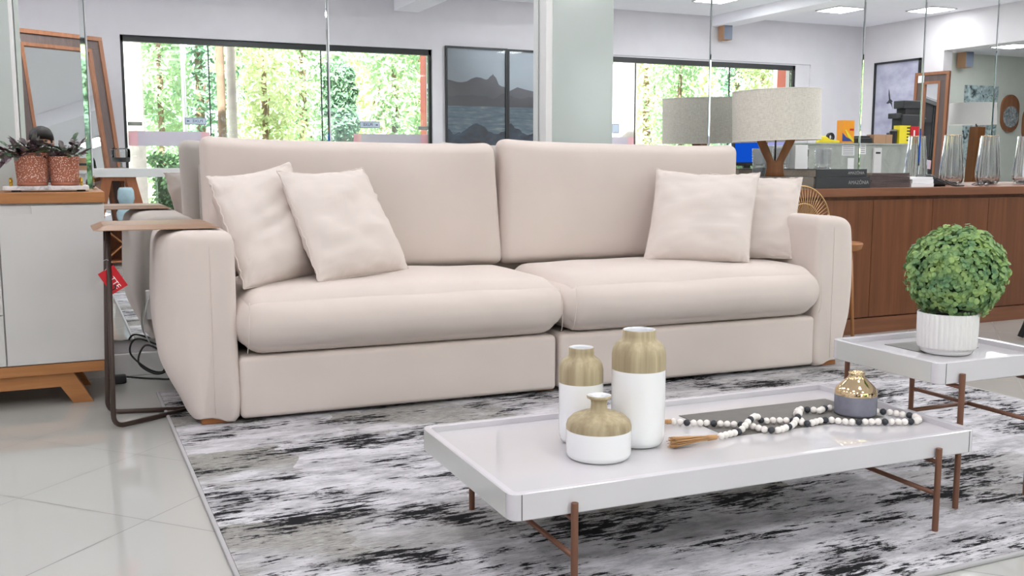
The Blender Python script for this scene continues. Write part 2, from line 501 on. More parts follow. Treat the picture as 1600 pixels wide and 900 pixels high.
def merge(bm, b, mi=0):
    mp = {}
    for v in b.verts: mp[v] = bm.verts.new(v.co)
    for f in b.faces:
        try:
            nf = bm.faces.new([mp[v] for v in f.verts]); nf.material_index = mi
        except ValueError: pass
    b.free()

def box(*a, **k): return add_box(NB(), *a, **k)

def add_lathe(bm, prof, c=(0, 0, 0), seg=48, mi=0, flute=None, M4=None):
    b = bmesh.new(); rings = []
    for (r, z) in prof:
        if r < 1e-6: rings.append([b.verts.new((0, 0, z))]); continue
        ring = []
        for i in range(seg):
            a = 2 * pi * i / seg
            rr = r * (1 if flute is None else flute(a, z))
            ring.append(b.verts.new((rr * cos(a), rr * sin(a), z)))
        rings.append(ring)
    for p, q in zip(rings, rings[1:]):
        if len(p) == 1 and len(q) == 1: continue
        for i in range(seg):
            j = (i + 1) % seg
            if len(p) == 1: b.faces.new((p[0], q[i], q[j]))
            elif len(q) == 1: b.faces.new((p[i], p[j], q[0]))
            else: b.faces.new((p[i], p[j], q[j], q[i]))
    if M4 is not None: b.transform(M4)
    b.transform(Matrix.Translation(Vec(c)))
    merge(bm, b, mi)
    return bm

def lathe(*a, **k): return add_lathe(NB(), *a, **k)

def smooth_path(pts, n=8, closed=False):
    pts = [Vec(p) for p in pts]; out = []
    m = len(pts)
    rng = range(m if closed else m - 1)
    for i in rng:
        p0 = pts[(i - 1) % m] if closed or i > 0 else pts[i] * 2 - pts[i + 1]
        p1 = pts[i]; p2 = pts[(i + 1) % m]
        p3 = pts[(i + 2) % m] if closed or i + 2 < m else p2 * 2 - p1
        for k in range(n):
            t = k / n
            out.append(0.5 * ((2 * p1) + (p2 - p0) * t + (2 * p0 - 5 * p1 + 4 * p2 - p3) * t * t + (3 * p1 - p0 - 3 * p2 + p3) * t ** 3))
    if not closed: out.append(pts[-1])
    return out

def round_corners(pts, r, n=5):
    pts = [Vec(p) for p in pts]; out = [pts[0]]
    for a, b, c in zip(pts, pts[1:], pts[2:]):
        d1 = (a - b).normalized(); d2 = (c - b).normalized()
        k = min(r, (a - b).length * 0.45, (c - b).length * 0.45)
        p, q = b + d1 * k, b + d2 * k
        for i in range(n + 1):
            t = i / n
            out.append(p * (1 - t) ** 2 + b * 2 * t * (1 - t) + q * t * t)
    out.append(pts[-1])
    return out

def add_tube(bm, pts, r, seg=10, closed=False, mi=0, cap=True):
    pts = [Vec(p) for p in pts]; n = len(pts); rings = []
    up = None
    for i, p in enumerate(pts):
        a = pts[(i - 1) % n] if closed or i > 0 else p
        c = pts[(i + 1) % n] if closed or i < n - 1 else p
        t = (c - a)
        if t.length < 1e-9: t = Vec((0, 0, 1))
        t.normalize()
        if up is None:
            up = t.orthogonal().normalized()
        up = (up - t * up.dot(t))
        if up.length < 1e-6: up = t.orthogonal()
        up.normalize(); sd = t.cross(up)
        rr = r(i / (n - 1)) if callable(r) else r
        rings.append([bm.verts.new(p + (up * cos(2 * pi * k / seg) + sd * sin(2 * pi * k / seg)) * rr) for k in range(seg)])
    for i in range(n if closed else n - 1):
        p, q = rings[i], rings[(i + 1) % n]
        for k in range(seg):
            j = (k + 1) % seg
            f = bm.faces.new((p[k], p[j], q[j], q[k])); f.material_index = mi
    if not closed and cap:
        for rg in (rings[0], rings[-1]):
            f = bm.faces.new(rg); f.material_index = mi
    return bm

def tube(*a, **k): return add_tube(NB(), *a, **k)

def add_prism(bm, poly, d0, d1, plane='xz', bev=0.0, mi=0, M4=None):
    """poly in a plane, extruded between d0 and d1 on the remaining axis"""
    def P(u, v, d):
        return {'xz': (u, d, v), 'xy': (u, v, d), 'yz': (d, u, v)}[plane]
    b = bmesh.new()
    A = [b.verts.new(P(u, v, d0)) for u, v in poly]; B = [b.verts.new(P(u, v, d1)) for u, v in poly]
    b.faces.new(A); b.faces.new(B[::-1])
    for i in range(len(poly)):
        j = (i + 1) % len(poly)
        b.faces.new((A[i], A[j], B[j], B[i]))
    bmesh.ops.recalc_face_normals(b, faces=b.faces)
    if bev: bmesh.ops.bevel(b, geom=b.edges[:], offset=bev, segments=2, affect='EDGES', profile=0.5)
    if M4 is not None: b.transform(M4)
    merge(bm, b, mi)
    return bm

def prism(*a, **k): return add_prism(NB(), *a, **k)

def soft_box(x0, x1, y0, y1, z0, z1, r=(0.05, 0.05, 0.05), n=(24, 18, 10), fn=None):
    """upholstered block: rounded box with optional deformation fn(p, q) with q in -1..1"""
    c = Vec(((x0 + x1) / 2, (y0 + y1) / 2, (z0 + z1) / 2)); h = Vec(((x1 - x0) / 2, (y1 - y0) / 2, (z1 - z0) / 2))
    def sp(k, hh, rr):
        m = 6; e = 1 - rr / hh
        a = [-1 + (1 - e) * (1 - cos(pi / 2 * i / m)) for i in range(m)]
        mid = [-e + 2 * e * i / k for i in range(k + 1)]
        return a + mid + [-v for v in a[::-1]]
    bm = NB(); cache = {}
    S = [sp(n[i], h[i], r[i]) for i in range(3)]
    def vert(q):
        key = tuple(round(v, 6) for v in q)
        if key in cache: return cache[key]
        p = Vec((q[0] * h.x, q[1] * h.y, q[2] * h.z)); d = [0, 0, 0]; cl = [0, 0, 0]
        for i in range(3):
            lim = h[i] - r[i]
            cl[i] = max(-lim, min(lim, p[i])); d[i] = (p[i] - cl[i]) / r[i]
        L = sqrt(sum(v * v for v in d))
        if L > 1e-9:
            mx = max(abs(v) for v in d)
            d = [v / L * mx for v in d]
        o = Vec([cl[i] + d[i] * r[i] for i in range(3)])
        if fn: o = fn(o, Vec(q), h)
        v = bm.verts.new(c + o); cache[key] = v
        return v
    for ax in range(3):
        u, v_ = [i for i in range(3) if i != ax]
        for sgn in (-1, 1):
            for i in range(len(S[u]) - 1):
                for j in range(len(S[v_]) - 1):
                    qs = []
                    for (a, b) in ((i, j), (i + 1, j), (i + 1, j + 1), (i, j + 1)):
                        q = [0, 0, 0]; q[ax] = sgn; q[u] = S[u][a]; q[v_] = S[v_][b]; qs.append(q)
                    try: bm.faces.new([vert(q) for q in qs])
                    except ValueError: pass
    return bm

def text_bm(s, size, ext=0.0006, align='CENTER', space=1.0):
    cu = bpy.data.curves.new('lettering', 'FONT')
    cu.body = s; cu.size = size; cu.extrude = ext; cu.align_x = align; cu.align_y = 'CENTER'; cu.space_character = space
    o = bpy.data.objects.new('lettering', cu); col.objects.link(o)
    dg = bpy.context.evaluated_depsgraph_get(); dg.update()
    me = bpy.data.meshes.new_from_object(o.evaluated_get(dg))
    bm = bmesh.new(); bm.from_mesh(me)
    bpy.data.objects.remove(o, do_unlink=True); bpy.data.curves.remove(cu); bpy.data.meshes.remove(me)
    return bm

def rot(rx=0, ry=0, rz=0):
    return Matrix.Rotation(rz, 4, 'Z') @ Matrix.Rotation(ry, 4, 'Y') @ Matrix.Rotation(rx, 4, 'X')

def T(*p): return Matrix.Translation(Vec(p))

# ------------------------------------------------------------------ room shell
XL, XR, YS, ZC = -3.0, 10.45, -1.9, 2.82
struct('floor', box(XL - 0.1, 18.2, YS - 0.15, YM + 0.25, -0.1, 0), MT['floor'])
struct('ceiling', box(XL - 0.1, XR + 0.1, YS - 0.35, YM + 0.25, ZC, ZC + 0.25), MT['ceiling'])
struct('wall_back', box(XL, 18.2, YM + 0.025, YM + 0.2, 0, ZC), MT['wall'])
struct('wall_left', box(XL - 0.1, XL, YS, YM + 0.025, 0, ZC), MT['wall'])
O1, O2 = (0.66, 3.95), (5.75, 9.27)
H1, H2 = 2.215, 2.245
bm = NB()
for x0, x1, z0, z1 in ((XL, O1[0], 0, ZC), (O1[0], O1[1], H1, ZC), (O1[1], O2[0], 0, ZC), (O2[0], O2[1] + 0.24, H2 + 0.02, ZC), (O2[1] + 0.24, XR, 0, ZC)):
    add_box(bm, x0, x1, YS - 0.02, YS, z0, z1)
for x0, x1, z0, z1 in ((XL, O1[0], 0, ZC), (O1[0], O1[1], H1, ZC), (O1[1], O2[0], 0, ZC), (O2[0], O2[1], H2, ZC), (O2[1], XR, 0, ZC)):
    add_box(bm, x0, x1, YS - 0.22, YS - 0.02, z0, z1)
struct('wall_front', bm, MT['wall_grey'])
# right wall with an opening into the next room
bm = NB()
YO0, YO1, ZO = -0.48, 2.9, 2.36
add_box(bm, XR, XR + 0.15, YS, YO0, 0, ZC); add_box(bm, XR, XR + 0.15, YO0, YO1, ZO, ZC); add_box(bm, XR, XR + 0.15, YO1, YM, 0, ZC)
struct('wall_right', bm, MT['wall'])
AX, AY = 18.2, -3.75
struct('floor_annex', box(XR + 0.15, AX, AY, YS - 0.15, -0.1, 0), MT['floor'])
struct('wall_far', box(AX, AX + 0.1, AY - 0.1, YM + 0.025, 0, ZC + 0.2), MT['wall_green'])
struct('wall_annex', box(XR, AX, AY - 0.1, AY, 0, ZC + 0.2), MT['wall_green'])
struct('wall_side', box(XR, XR + 0.15, AY, YS - 0.22, 0, ZC), MT['wall'])
struct('ceiling_annex', box(XR + 0.1, AX, AY - 0.1, YM + 0.025, ZC, ZC + 0.1), MT['ceiling'])
# ceiling beams
struct('trim_1', box(3.5, 3.79, YS, YM + 0.025, 2.62, ZC, bev=0.004), MT['ceiling'])
struct('trim_2', box(7.85, 8.12, YS, YM + 0.025, 2.69, ZC, bev=0.004), MT['ceiling'])
struct('baseboard_back', box(XL, XR, YM - 0.005, YM + 0.025, 0, 0.10, bev=0.004), MT['white_paint'])
# pilasters between the mirrors
bm = box(2.215, 2.594, YM - 0.075, YM + 0.03, 0.0, ZC, bev=0.003)
struct('trim_3', bm, MT['white_paint'])
p3 = bpy.data.objects['trim_3']
struct('panel', box(2.25, 2.593, YM - 0.079, YM - 0.0745, 0.02, ZC - 0.01, bev=0.001), MT['pilaster'], p3)
bm = box(-0.9, -0.136, YM - 0.075, YM + 0.03, 0.0, ZC, bev=0.003)
struct('trim_4', bm, MT['white_paint'])
struct('panel', box(-0.89, -0.15, YM - 0.079, YM - 0.0745, 0.02, ZC - 0.01, bev=0.001), MT['pilaster'], bpy.data.objects['trim_4'])

# wall mirrors, each with a wide bevel
def wall_mirror(x0, x1, label, tilt=0.0, bv=0.008):
    z0, z1 = 0.155, ZC - 0.005
    t = thing('wall_mirror', label, 'mirror', ((x0 + x1) / 2, YM, z0))
    g = 0.0015
    x0 += g; x1 -= g
    y, yb = YM, YM + 0.006
    A = [(x0, yb - 0.003, z0), (x1, yb - 0.003, z0), (x1, yb - 0.003, z1), (x0, yb - 0.003, z1)]
    Bq = [(x0 + bv, y, z0 + bv), (x1 - bv, y, z0 + bv), (x1 - bv, y, z1 - bv), (x0 + bv, y, z1 - bv)]
    cx = (x0 + x1) / 2
    def tl(p): return (p[0], p[1] + (p[0] - cx) * tilt, p[2])
    bm = NB(); v = [bm.verts.new(tl(p)) for p in Bq]; bm.faces.new(v)
    obj('mirror_face', bm, MT['mirror'], t)
    bm = NB(); a = [bm.verts.new(tl(p)) for p in A]; b = [bm.verts.new(tl(p)) for p in Bq]
    for i in range(4):
        j = (i + 1) % 4
        bm.faces.new((a[i], a[j], b[j], b[i]))
    c = [bm.verts.new((p[0], yb + 0.002, p[2])) for p in A]
    for i in range(4):
        j = (i + 1) % 4
        bm.faces.new((a[i], a[j], c[j], c[i]))
    bm.faces.new(c[::-1])
    obj('bevelled_edge', bm, MT['bevel'], t)
    return t
for x0, x1, lb, tl in ((-0.134, 0.127, 'narrow wall mirror strip behind the potted purple plants on the sideboard', 0),
                       (0.127, 1.144, 'tall wall mirror panel behind the left side of the sofa and the wooden-top side table', 0.0022),
                       (1.144, 2.213, 'tall wall mirror panel just left of the pale pilaster', -0.0022),
                       (2.5945, 3.243, 'wall mirror panel just right of the pale pilaster behind the sofa', 0.0),
                       (3.243, 4.322, 'wall mirror panel behind the linen table lamp', 0.0),
                       (4.322, 4.80, 'narrow wall mirror panel showing the bird picture behind the magazines', 0.0),
                       (4.80, 5.413, 'wall mirror panel behind the first two ribbed glass vases', 0.0),
                       (5.413, 6.3, 'rightmost wall mirror panel showing the oval wooden plaque', 0.0)):
    wall_mirror(x0, x1, lb, tl, 0.018 if x1 < 1 else 0.006)

# storefront glazing
def storefront(name, x0, x1, zt, joints, doors):
    f = NB()
    add_box(f, x0, x1, YS - 0.1, YS - 0.03, zt - 0.062, zt)
    add_box(f, x0, x0 + 0.03, YS - 0.1, YS - 0.03, 0, zt); add_box(f, x1 - 0.035, x1, YS - 0.1, YS - 0.03, 0, zt)
    add_box(f, x0, x1, YS - 0.1, YS - 0.03, 0, 0.03)
    w_ = struct(name, f, MT['black_frame'])
    xs = [x0 + 0.03] + joints + [x1 - 0.035]
    for a, b in zip(xs, xs[1:]):
        obj('pane', box(a + 0.004, b - 0.004, YS - 0.07, YS - 0.062, 0.03, zt - 0.062), MT['glass'], w_)
    for j in joints:
        obj('glazing_bar', box(j - 0.006, j + 0.006, YS - 0.074, YS - 0.058, 0.03, zt - 0.062), MT['black_frame'], w_)
    for a, b in doors:
        obj('band', box(a + 0.09, b - 0.09, YS - 0.058, YS - 0.055, 1.10, 1.25), MT['lilac'], w_)
        obj('band', box(a, a + 0.09, YS - 0.058, YS - 0.055, 1.10, 1.25), MT['pink'], w_)
        obj('band', box(b - 0.09, b, YS - 0.058, YS - 0.055, 1.10, 1.25), MT['pink'], w_)
    return w_
w1 = storefront('window_1', O1[0], O1[1], H1, [1.527, 2.73], [(0.70, 1.515), (3.02, 3.91)])
for (x0, x1) in ((0.70, 0.84), (3.79, 3.93)):
    obj('patch_fitting', box(x0, x1, YS - 0.085, YS - 0.05, 1.305, 1.345, bev=0.003), MT['steel'], w1)
w2 = storefront('window_2', O2[0], O2[1], H2, [6.746, 8.2], [(5.85, 6.73)])

def glass_sign(px0, px1, py0, py1, words, arrow, label):
    a = seen(px0, py0, 11.05); b = seen(px1, py1, 11.05)
    x0, x1, z0, z1 = a.x, b.x, b.z, a.z
    y = YS - 0.061
    t = thing('glass_sign', label, 'sign', ((x0 + x1) / 2, y, z0))
    obj('plate', box(x0, x1, y, y + 0.002, z0, z1), MT['sign_edge'], t)
    obj('face', box(x0 + 0.008, x1 - 0.008, y + 0.002, y + 0.0026, z0 + 0.008, z1 - 0.008), MT['sign'], t)
    hgt = (z1 - z0) * 0.62; cx = (x0 + x1) / 2; cz = (z0 + z1) / 2; wd = x1 - x0
    bm = text_bm(words, hgt)
    xs = [v.co.x for v in bm.verts]; k = min(1.0, (wd * (0.62 if arrow else 0.86)) / (max(xs) - min(xs)))
    sh = 0 if not arrow else (-0.10 * wd if arrow > 0 else 0.10 * wd)   # reader's frame: + is to the reader's right
    bm.transform(T(cx - sh, y + 0.0034, cz) @ rot(pi / 2, 0, pi) @ Matrix.Diagonal((k, 1, 1, 1)))
    obj('lettering', bm, MT['navy_text'], t)
    if arrow:
        s = arrow
        poly = [(0.5, 0), (0.1, 0.42), (0.1, 0.17), (-0.45, 0.17), (-0.45, -0.17), (0.1, -0.17), (0.1, -0.42)]
        q = hgt * 0.62
        poly = [(-(u * s) * q + (cx - s * 0.34 * wd), v * q + cz) for u, v in poly]
        obj('arrow', prism(poly, y + 0.0028, y + 0.0040, 'xz'), MT['navy_text'], t)
glass_sign(293, 327, 183.5, 195, 'PUXE', 1, 'small blue PUXE sign on the left glass door seen in the mirror')
glass_sign(558, 590, 189.5, 200.5, 'PUXE', -1, 'small blue PUXE sign on the right glass door, mirrored above the sofa back')
glass_sign(925, 968, 193, 208, 'Sa\u00edda', 0, 'small blue exit sign on glass seen in the mirror beside the pilaster')

# ------------------------------------------------------------------ ceiling lights
def ceiling_light(x, y, label, s=0.42, z=ZC, power=LED_POWER, group=None):
    t = thing('ceiling_light', label, 'light', (x, y, z - 0.012), 0, group)
    b = NB()
    for a0, a1, b0, b1 in ((-s / 2, s / 2, -s / 2, -s / 2 + 0.015), (-s / 2, s / 2, s / 2 - 0.015, s / 2), (-s / 2, -s / 2 + 0.015, -s / 2, s / 2), (s / 2 - 0.015, s / 2, -s / 2, s / 2)):
        add_box(b, a0, a1, b0, b1, 0, 0.0115)
    obj('frame', b, MT['white_paint'], t, local=True)
    obj('diffuser', box(-s / 2 + 0.015, s / 2 - 0.015, -s / 2 + 0.015, s / 2 - 0.015, 0.004, 0.0115), MT['led'], t, local=True)
    li = bpy.data.lights.new('panel_lamp', 'AREA'); li.shape = 'SQUARE'; li.size = s - 0.04; li.energy = power; li.color = (0.985, 0.985, 1.0)
    lo = bpy.data.objects.new('panel_lamp', li); col.objects.link(lo); lo.parent = t; lo.location = (0, 0, -0.002)
    return t
vis = [(8.95, -0.75, 'square ceiling light reflected above the orange carton in the mirror'),
       (10.0, -0.3, 'square ceiling light reflected above the mirrored picture-wall opening'),
       (7.1, -0.75, 'square ceiling light reflected at the top edge beside the ceiling beam')]
for x, y, lb in vis: ceiling_light(x, y, lb, 0.42, ZC, 26.0 if x < 9.5 else 6.0)
for x in (-1.8, 0.1, 2.0, 5.2):  # panel grid added out of view to fill the seating area with light
    for y in (-0.7, 1.0, 2.7, 4.1):
        ceiling_light(x, y, 'unseen square ceiling panel light added to brighten the seating area', 0.42, ZC, {-0.7: 30.0, 1.0: 6.5, 2.7: 4.5, 4.1: 6.5}[y], 'added unseen ceiling panels over the seating area')
ceiling_light(4.3, 4.15, 'unseen square ceiling panel light added to brighten the walnut cabinet', 0.42, ZC, 14.0)  # added lamp, brightens the cabinet and the mirrored lamp shade
for x in (7.1, 9.0):  # unseen panels added to raise the light around the reception
    for y in (1.2, 3.0):
        ceiling_light(x, y, 'unseen square ceiling panel light added to brighten the reception', 0.42, ZC, 24.0, 'added unseen ceiling panels over the reception')
for i, (x, y) in enumerate(((12.96, -1.5), (14.3, -2.6))):
    ceiling_light(x, y, ('nearer' if i == 0 else 'farther') + ' square ceiling light of the next room seen at the right edge of the mirror', 0.5, ZC, 26.0)
for x, y in ((12.2, 0.8), (12.4, -2.9)):  # extra panels out of view, added to brighten the next room
    ceiling_light(x, y, 'unseen square ceiling panel light added to brighten the next room', 0.5, ZC, 24.0, 'added unseen ceiling panels of the next room')

# ------------------------------------------------------------------ rug
ZR = 0.009
RX0, RX1, RY0, RY1 = 0.31, 3.37, 1.545, 4.15
t = thing('area_rug', 'large black, grey and white abstract rug under the sofa and coffee tables', 'rug', (RX0, RY0, 0))
bm = NB(); add_box(bm, 0.012, RX1 - RX0 - 0.012, 0.012, RY1 - RY0 - 0.012, 0.0005, ZR)
obj('pile', bm, MT['rug'], t, local=True)
bm = NB(); W_, H_ = RX1 - RX0, RY1 - RY0
for a in ((0, W_, 0, 0.0118), (0, W_, H_ - 0.0118, H_), (0, 0.0118, 0.012, H_ - 0.012), (W_ - 0.0118, W_, 0.012, H_ - 0.012)):
    add_box(bm, *a, 0.0005, ZR + 0.001, bev=0.003)
obj('binding', bm, MT['rug_edge'], t, local=True)

# ------------------------------------------------------------------ sofa
SX, SY, SA = 0.395, 3.508, R(-1.9)
sofa = thing('sofa', 'long cream linen two-seat sofa with rounded arms on the abstract rug', 'sofa', (SX, SY, 0), SA)
def sofa_w(x, y, z):
    return sofa.matrix_basis @ Vec((x, y, z))

def arm(side):
    # outline in x,z for the left arm (outer side is -x); mirrored for the right
    out = [(0.145, 0.030), (0.145, 0.30), (0.146, 0.60), (0.143, 0.655), (0.128, 0.681), (0.090, 0.690), (0.02, 0.692),
           (-0.04, 0.690), (-0.082, 0.678), (-0.107, 0.650), (-0.117, 0.59), (-0.121, 0.51), (-0.124, 0.42), (-0.123, 0.32),
           (-0.114, 0.245), (-0.090, 0.180), (-0.055, 0.11), (-0.034, 0.06), (-0.020, 0.036), (-0.008, 0.030), (0.05, 0.030)]
    if side > 0:
        out = [(u * 0.92 if u < 0 else u, v - 0.022 * max(0, min(1, (0.06 - u) / 0.14)) * (1 if v > 0.56 else 0)) for u, v in out]
    out = [(p.x, p.z) for p in smooth_path([(u, 0, v) for u, v in out], 4, True)]
    def rnd_in(y, r): return 0.0 if y >= r else r - sqrt(max(0, r * r - (r - y) ** 2))
    ys = [0.0, 0.0015, 0.004, 0.008, 0.014, 0.022, 0.032, 0.045, 0.06, 0.08, 0.1, 0.12, 0.16, 0.22, 0.3, 0.4, 0.5, 0.6, 0.7, 0.77, 0.80, 0.82, 0.832, 0.838]
    rings = []; bm = NB()
    for y in ys:
        yb = 0.84 - y
        io, ii, it = rnd_in(y, 0.12), rnd_in(y, 0.028), rnd_in(y, 0.045)
        io2, it2 = rnd_in(yb, 0.05), rnd_in(yb, 0.04)
        ring = []
        for u, v in out:
            a = max(0, min(1, (0.03 - u) / 0.14)); b_ = max(0, min(1, (u - 0.07) / 0.07)); c_ = max(0, min(1, (v - 0.50) / 0.17)); d_ = max(0, min(1, (0.10 - v) / 0.07))
            uu = u + a * (io + io2) - b_ * (ii + io2 * 0.4); zz = v - c_ * (it + it2) + d_ * 0.3 * it
            nz = noise.noise(Vec((u * 6, y * 5, v * 4 + side * 7)))
            uu += 0.006 * nz * a + 0.022 * y * a; zz += 0.003 * nz * c_ - 0.014 * c_ * max(0, (y - 0.25) / 0.6)
            ring.append(bm.verts.new((uu if side < 0 else 2.79 - uu, y, zz)))
        rings.append(ring)
    n = len(out)
    for p, q in zip(rings, rings[1:]):
        for i in range(n):
            j = (i + 1) % n
            bm.faces.new((p[i], p[j], q[j], q[i]))
    bm.faces.new(rings[0]); bm.faces.new(rings[-1][::-1])
    o = obj('arm', bm, MT['sofa'], sofa, smooth=True, local=True, sharp=50)
    # seams down the front and along the outer panel
    def X(u): return u if side < 0 else 2.79 - u
    pts = [(X(0.060), -0.0008, 0.05 + 0.58 * i / 12) for i in range(13)] + [(X(0.060), 0.005, 0.664), (X(0.060), 0.02, 0.682), (X(0.060), 0.05, 0.692)]
    obj('seam', tube(pts, 0.0012, 6), MT['sofa'], o, smooth=True, local=True)
    return o
arm(-1); arm(1)
for x0, x1 in ((0.147, 1.372), (1.386, 2.643)):
    def fb(p, q, h):
        p = p.copy()
        if q.y < 0: p.y -= 0.006 * (1 - q.x ** 2) * (1 - q.z ** 2)
        return p
    obj('base', soft_box(x0, x1, 0.0, 0.775, 0.022, 0.242, (0.018,) * 3, (20, 6, 4), fb), MT['sofa'], sofa, smooth=True, local=True)
for x0, x1, ph in ((0.149, 1.398, 0), (1.402, 2.655, 5)):
    def fs(p, q, h, ph=ph):
        p = p.copy(); g = (1 - abs(q.x) ** 3) * (1 - abs(q.y) ** 3)
        kz = max(0.0, q.z) ** 3
        p.z += kz * (0.020 * g + 0.008 * noise.noise(Vec((p.x * 4 + ph, p.y * 4, 0))) * (1 - q.x ** 4)) - (0.004 * g if q.z < -0.9 else 0)
        if q.y < 0: p.y -= 0.022 * (1 - abs(q.x) ** 4) * (1 - q.z ** 2)
        p.x += 0.018 * (1 - q.z ** 2) * (1 if q.y < 0.0 else 0.2) * (q.x ** 5)
        return p
    o = obj('seat_cushion', soft_box(x0, x1, -0.042, 0.66, 0.246, 0.468, (0.085, 0.10, 0.105), (26, 16, 4), fs), MT['sofa'], sofa, smooth=True, local=True)
    for s_, xx in ((-1, x0 + 0.022), (1, x1 - 0.022)):
        pts = [(xx - s_ * 0.006 * (1 - cos(a)), -0.020 - 0.035 * sin(a), 0.357 - 0.10 * cos(a)) for a in [pi * (0.12 + 0.7 * i / 10) for i in range(11)]]
        obj('seam', tube(pts, 0.0013, 6), MT['sofa'], o, smooth=True, local=True)
def back_cushion(x0, x1, ph, flare):
    def fk(p, q, h):
        p = p.copy(); g = (1 - abs(q.x) ** 3) * (1 - abs(q.z) ** 3)
        if q.y < 0: p.y -= 0.030 * g
        else: p.y += 0.01 * g
        p.y += 0.006 * noise.noise(Vec((p.x * 5 + ph, 0, p.z * 5)))
        # top leans a little to the back, corners drawn up
        p.y += 0.01 - 0.02 * (q.z * 0.5 + 0.5)
        p.z += 0.008 * (abs(q.x) ** 6) * (1 if q.z > 0 else 0) - 0.005 * (1 - abs(q.x) ** 4) * (1 if q.z > 0.6 else 0)
        p.z += -0.010 * (q.x if q.z > 0 else 0)
        p.x += flare * (q.z * 0.5) * (1 if q.x * flare < 0 else 0.2)
        return p
    return obj('back_cushion', soft_box(x0, x1, 0.62, 0.765, 0.462, 1.015, (0.045, 0.06, 0.045), (28, 4, 16), fk), MT['sofa'], sofa, smooth=True, local=True)
for x0, x1, ph, fl in ((0.105, 1.385, 0, -0.05), (1.393, 2.655, 4, 0.0)):
    o = back_cushion(x0, x1, ph, fl)
bm = soft_box(0.165, 2.63, 0.778, 0.842, 0.03, 0.925, (0.028, 0.028, 0.028), (20, 2, 10))
obj('back_frame', bm, MT['sofa'], sofa, smooth=True, local=True)
for x, y, w_ in ((0.015, 0.03, 0.10), (2.715, 0.03, 0.075), (1.31, 0.05, 0.07), (0.03, 0.56, 0.07), (2.69, 0.56, 0.07)):
    obj('foot', box(x, x + w_, y, y + 0.07, ZR + 0.0005, 0.034, bev=0.002), MT['wood_foot'], sofa, local=True)

# ------------------------------------------------------------------ throw pillows
def pillow(name, BL, BR, TL, TR, th, label, seed, dent=None, sag=0.02, back=1.0):
    BL, BR, TL, TR = [sofa_w(*p) for p in (BL, BR, TL, TR)]
    N = 36
    nrm = (BR - BL).cross(TL - BL).normalized()      # faces the viewer side
    if nrm.y > 0: nrm = -nrm
    cen = (BL + BR + TL + TR) / 4
    base = Vec((cen.x, cen.y, min(BL.z, BR.z)))
    t = thing(name, label, 'cushion', base, 0, 'cream throw pillows on the sofa')
    def P(u, v): return BL * (1 - u) * (1 - v) + BR * u * (1 - v) + TL * (1 - u) * v + TR * u * v
    bm = NB(); g = [{}, {}]
    for sd in (0, 1):
        for i in range(N + 1):
            for j in range(N + 1):
                a = i / N; b = j / N
                a = 0.5 - 0.5 * cos(pi * a); b = 0.5 - 0.5 * cos(pi * b)
                U, V = 2 * a - 1, 2 * b - 1
                edge = i in (0, N) or j in (0, N)
                if edge and sd == 1: g[1][i, j] = g[0][i, j]; continue
                # edges bow inwards, corners stay
                cu = U * (1 - 0.045 * (1 - V * V)); cv = V * (1 - 0.045 * (1 - U * U) * (1 if V > 0 else 0.2))
                p = P((cu + 1) / 2, (cv + 1) / 2)
                prof = ((1 - abs(U) ** 2.6) * (1 - abs(V) ** 2.6)) ** 0.55
                fat = th * (0.5 if sd == 0 else -0.5 * back) * prof * (1.12 - 0.22 * V)
                wr = noise.noise(Vec((a * 4 + seed, b * 9, seed))) * 0.012 + noise.noise(Vec((a * 7 + seed + 2 * b, b * 20, 3 + seed))) * 0.006
                wr += 0.012 * noise.noise(Vec((a * 3, b * 3, seed * 2.3)))
                ew = (1 - min(1, (1 - max(abs(U), abs(V))) * 5)) * 0.013 * noise.noise(Vec((a * 22 + seed, b * 22, 8.1)))
                if dent and sd == 0:
                    for (du, dv, dw, dh, dd) in dent:
                        wr -= dd * math.exp(-((a - du - 0.5 * (b - dv) * 0) / dw) ** 2 - ((b - dv - 0.25 * (a - du)) / dh) ** 2)
                off = fat + wr * prof ** 0.4 + ew
                if prof < 1e-6: off = ew
                p = p + nrm * off
                if V > 0: p.z -= sag * (1 - U * U) * V * 0.5
                p.z = max(p.z, base.z + 0.001)
                g[sd][i, j] = bm.verts.new(p)
    for sd in (0, 1):
        for i in range(N):
            for j in range(N):
                q = [g[sd][i, j], g[sd][i + 1, j], g[sd][i + 1, j + 1], g[sd][i, j + 1]]
                try: bm.faces.new(q)
                except ValueError: pass
    ring = [g[0][i, 0].co.copy() for i in range(N)] + [g[0][N, j].co.copy() for j in range(N)] + [g[0][i, N].co.copy() for i in range(N, 0, -1)] + [g[0][0, j].co.copy() for j in range(N, 0, -1)]
    obj('cover', bm, MT['pillow'], t, smooth=True)
    obj('piping', tube(ring, 0.0030, 6, True), MT['pillow'], t, smooth=True)
    return t
ZS = 0.485
pillow('throw_pillow', (0.185, 0.10, ZS - 0.012), (0.50, 0.37, ZS), (0.085, 0.26, 0.872), (0.43, 0.50, 0.925), 0.16,
       'cream throw pillow in the left corner of the sofa, leaning on the arm', 1.3, [(0.35, 0.45, 0.30, 0.035, 0.022)])
pillow('throw_pillow', (0.455, 0.125, ZS), (0.875, 0.375, ZS), (0.345, 0.30, 0.892), (0.725, 0.50, 0.902), 0.15,
       'second cream throw pillow from the left arm, tilted and overlapping the corner pillow', 4.7, [(0.75, 0.72, 0.10, 0.2, 0.01)])
pd = pillow('throw_pillow', (2.30, 0.44, ZS), (2.655, 0.175, ZS), (2.43, 0.54, 0.872), (2.785, 0.30, 0.852), 0.12,
       'cream throw pillow against the right arm of the sofa, partly behind another pillow', 7.9, sag=0.01)
p = pillow('throw_pillow', (1.985, 0.385, ZS), (2.375, 0.135, ZS), (2.125, 0.52, 0.892), (2.55, 0.31, 0.876), 0.15,
           'front square cream throw pillow on the right seat of the sofa', 11.2, [(0.85, 0.5, 0.12, 0.05, 0.012)])

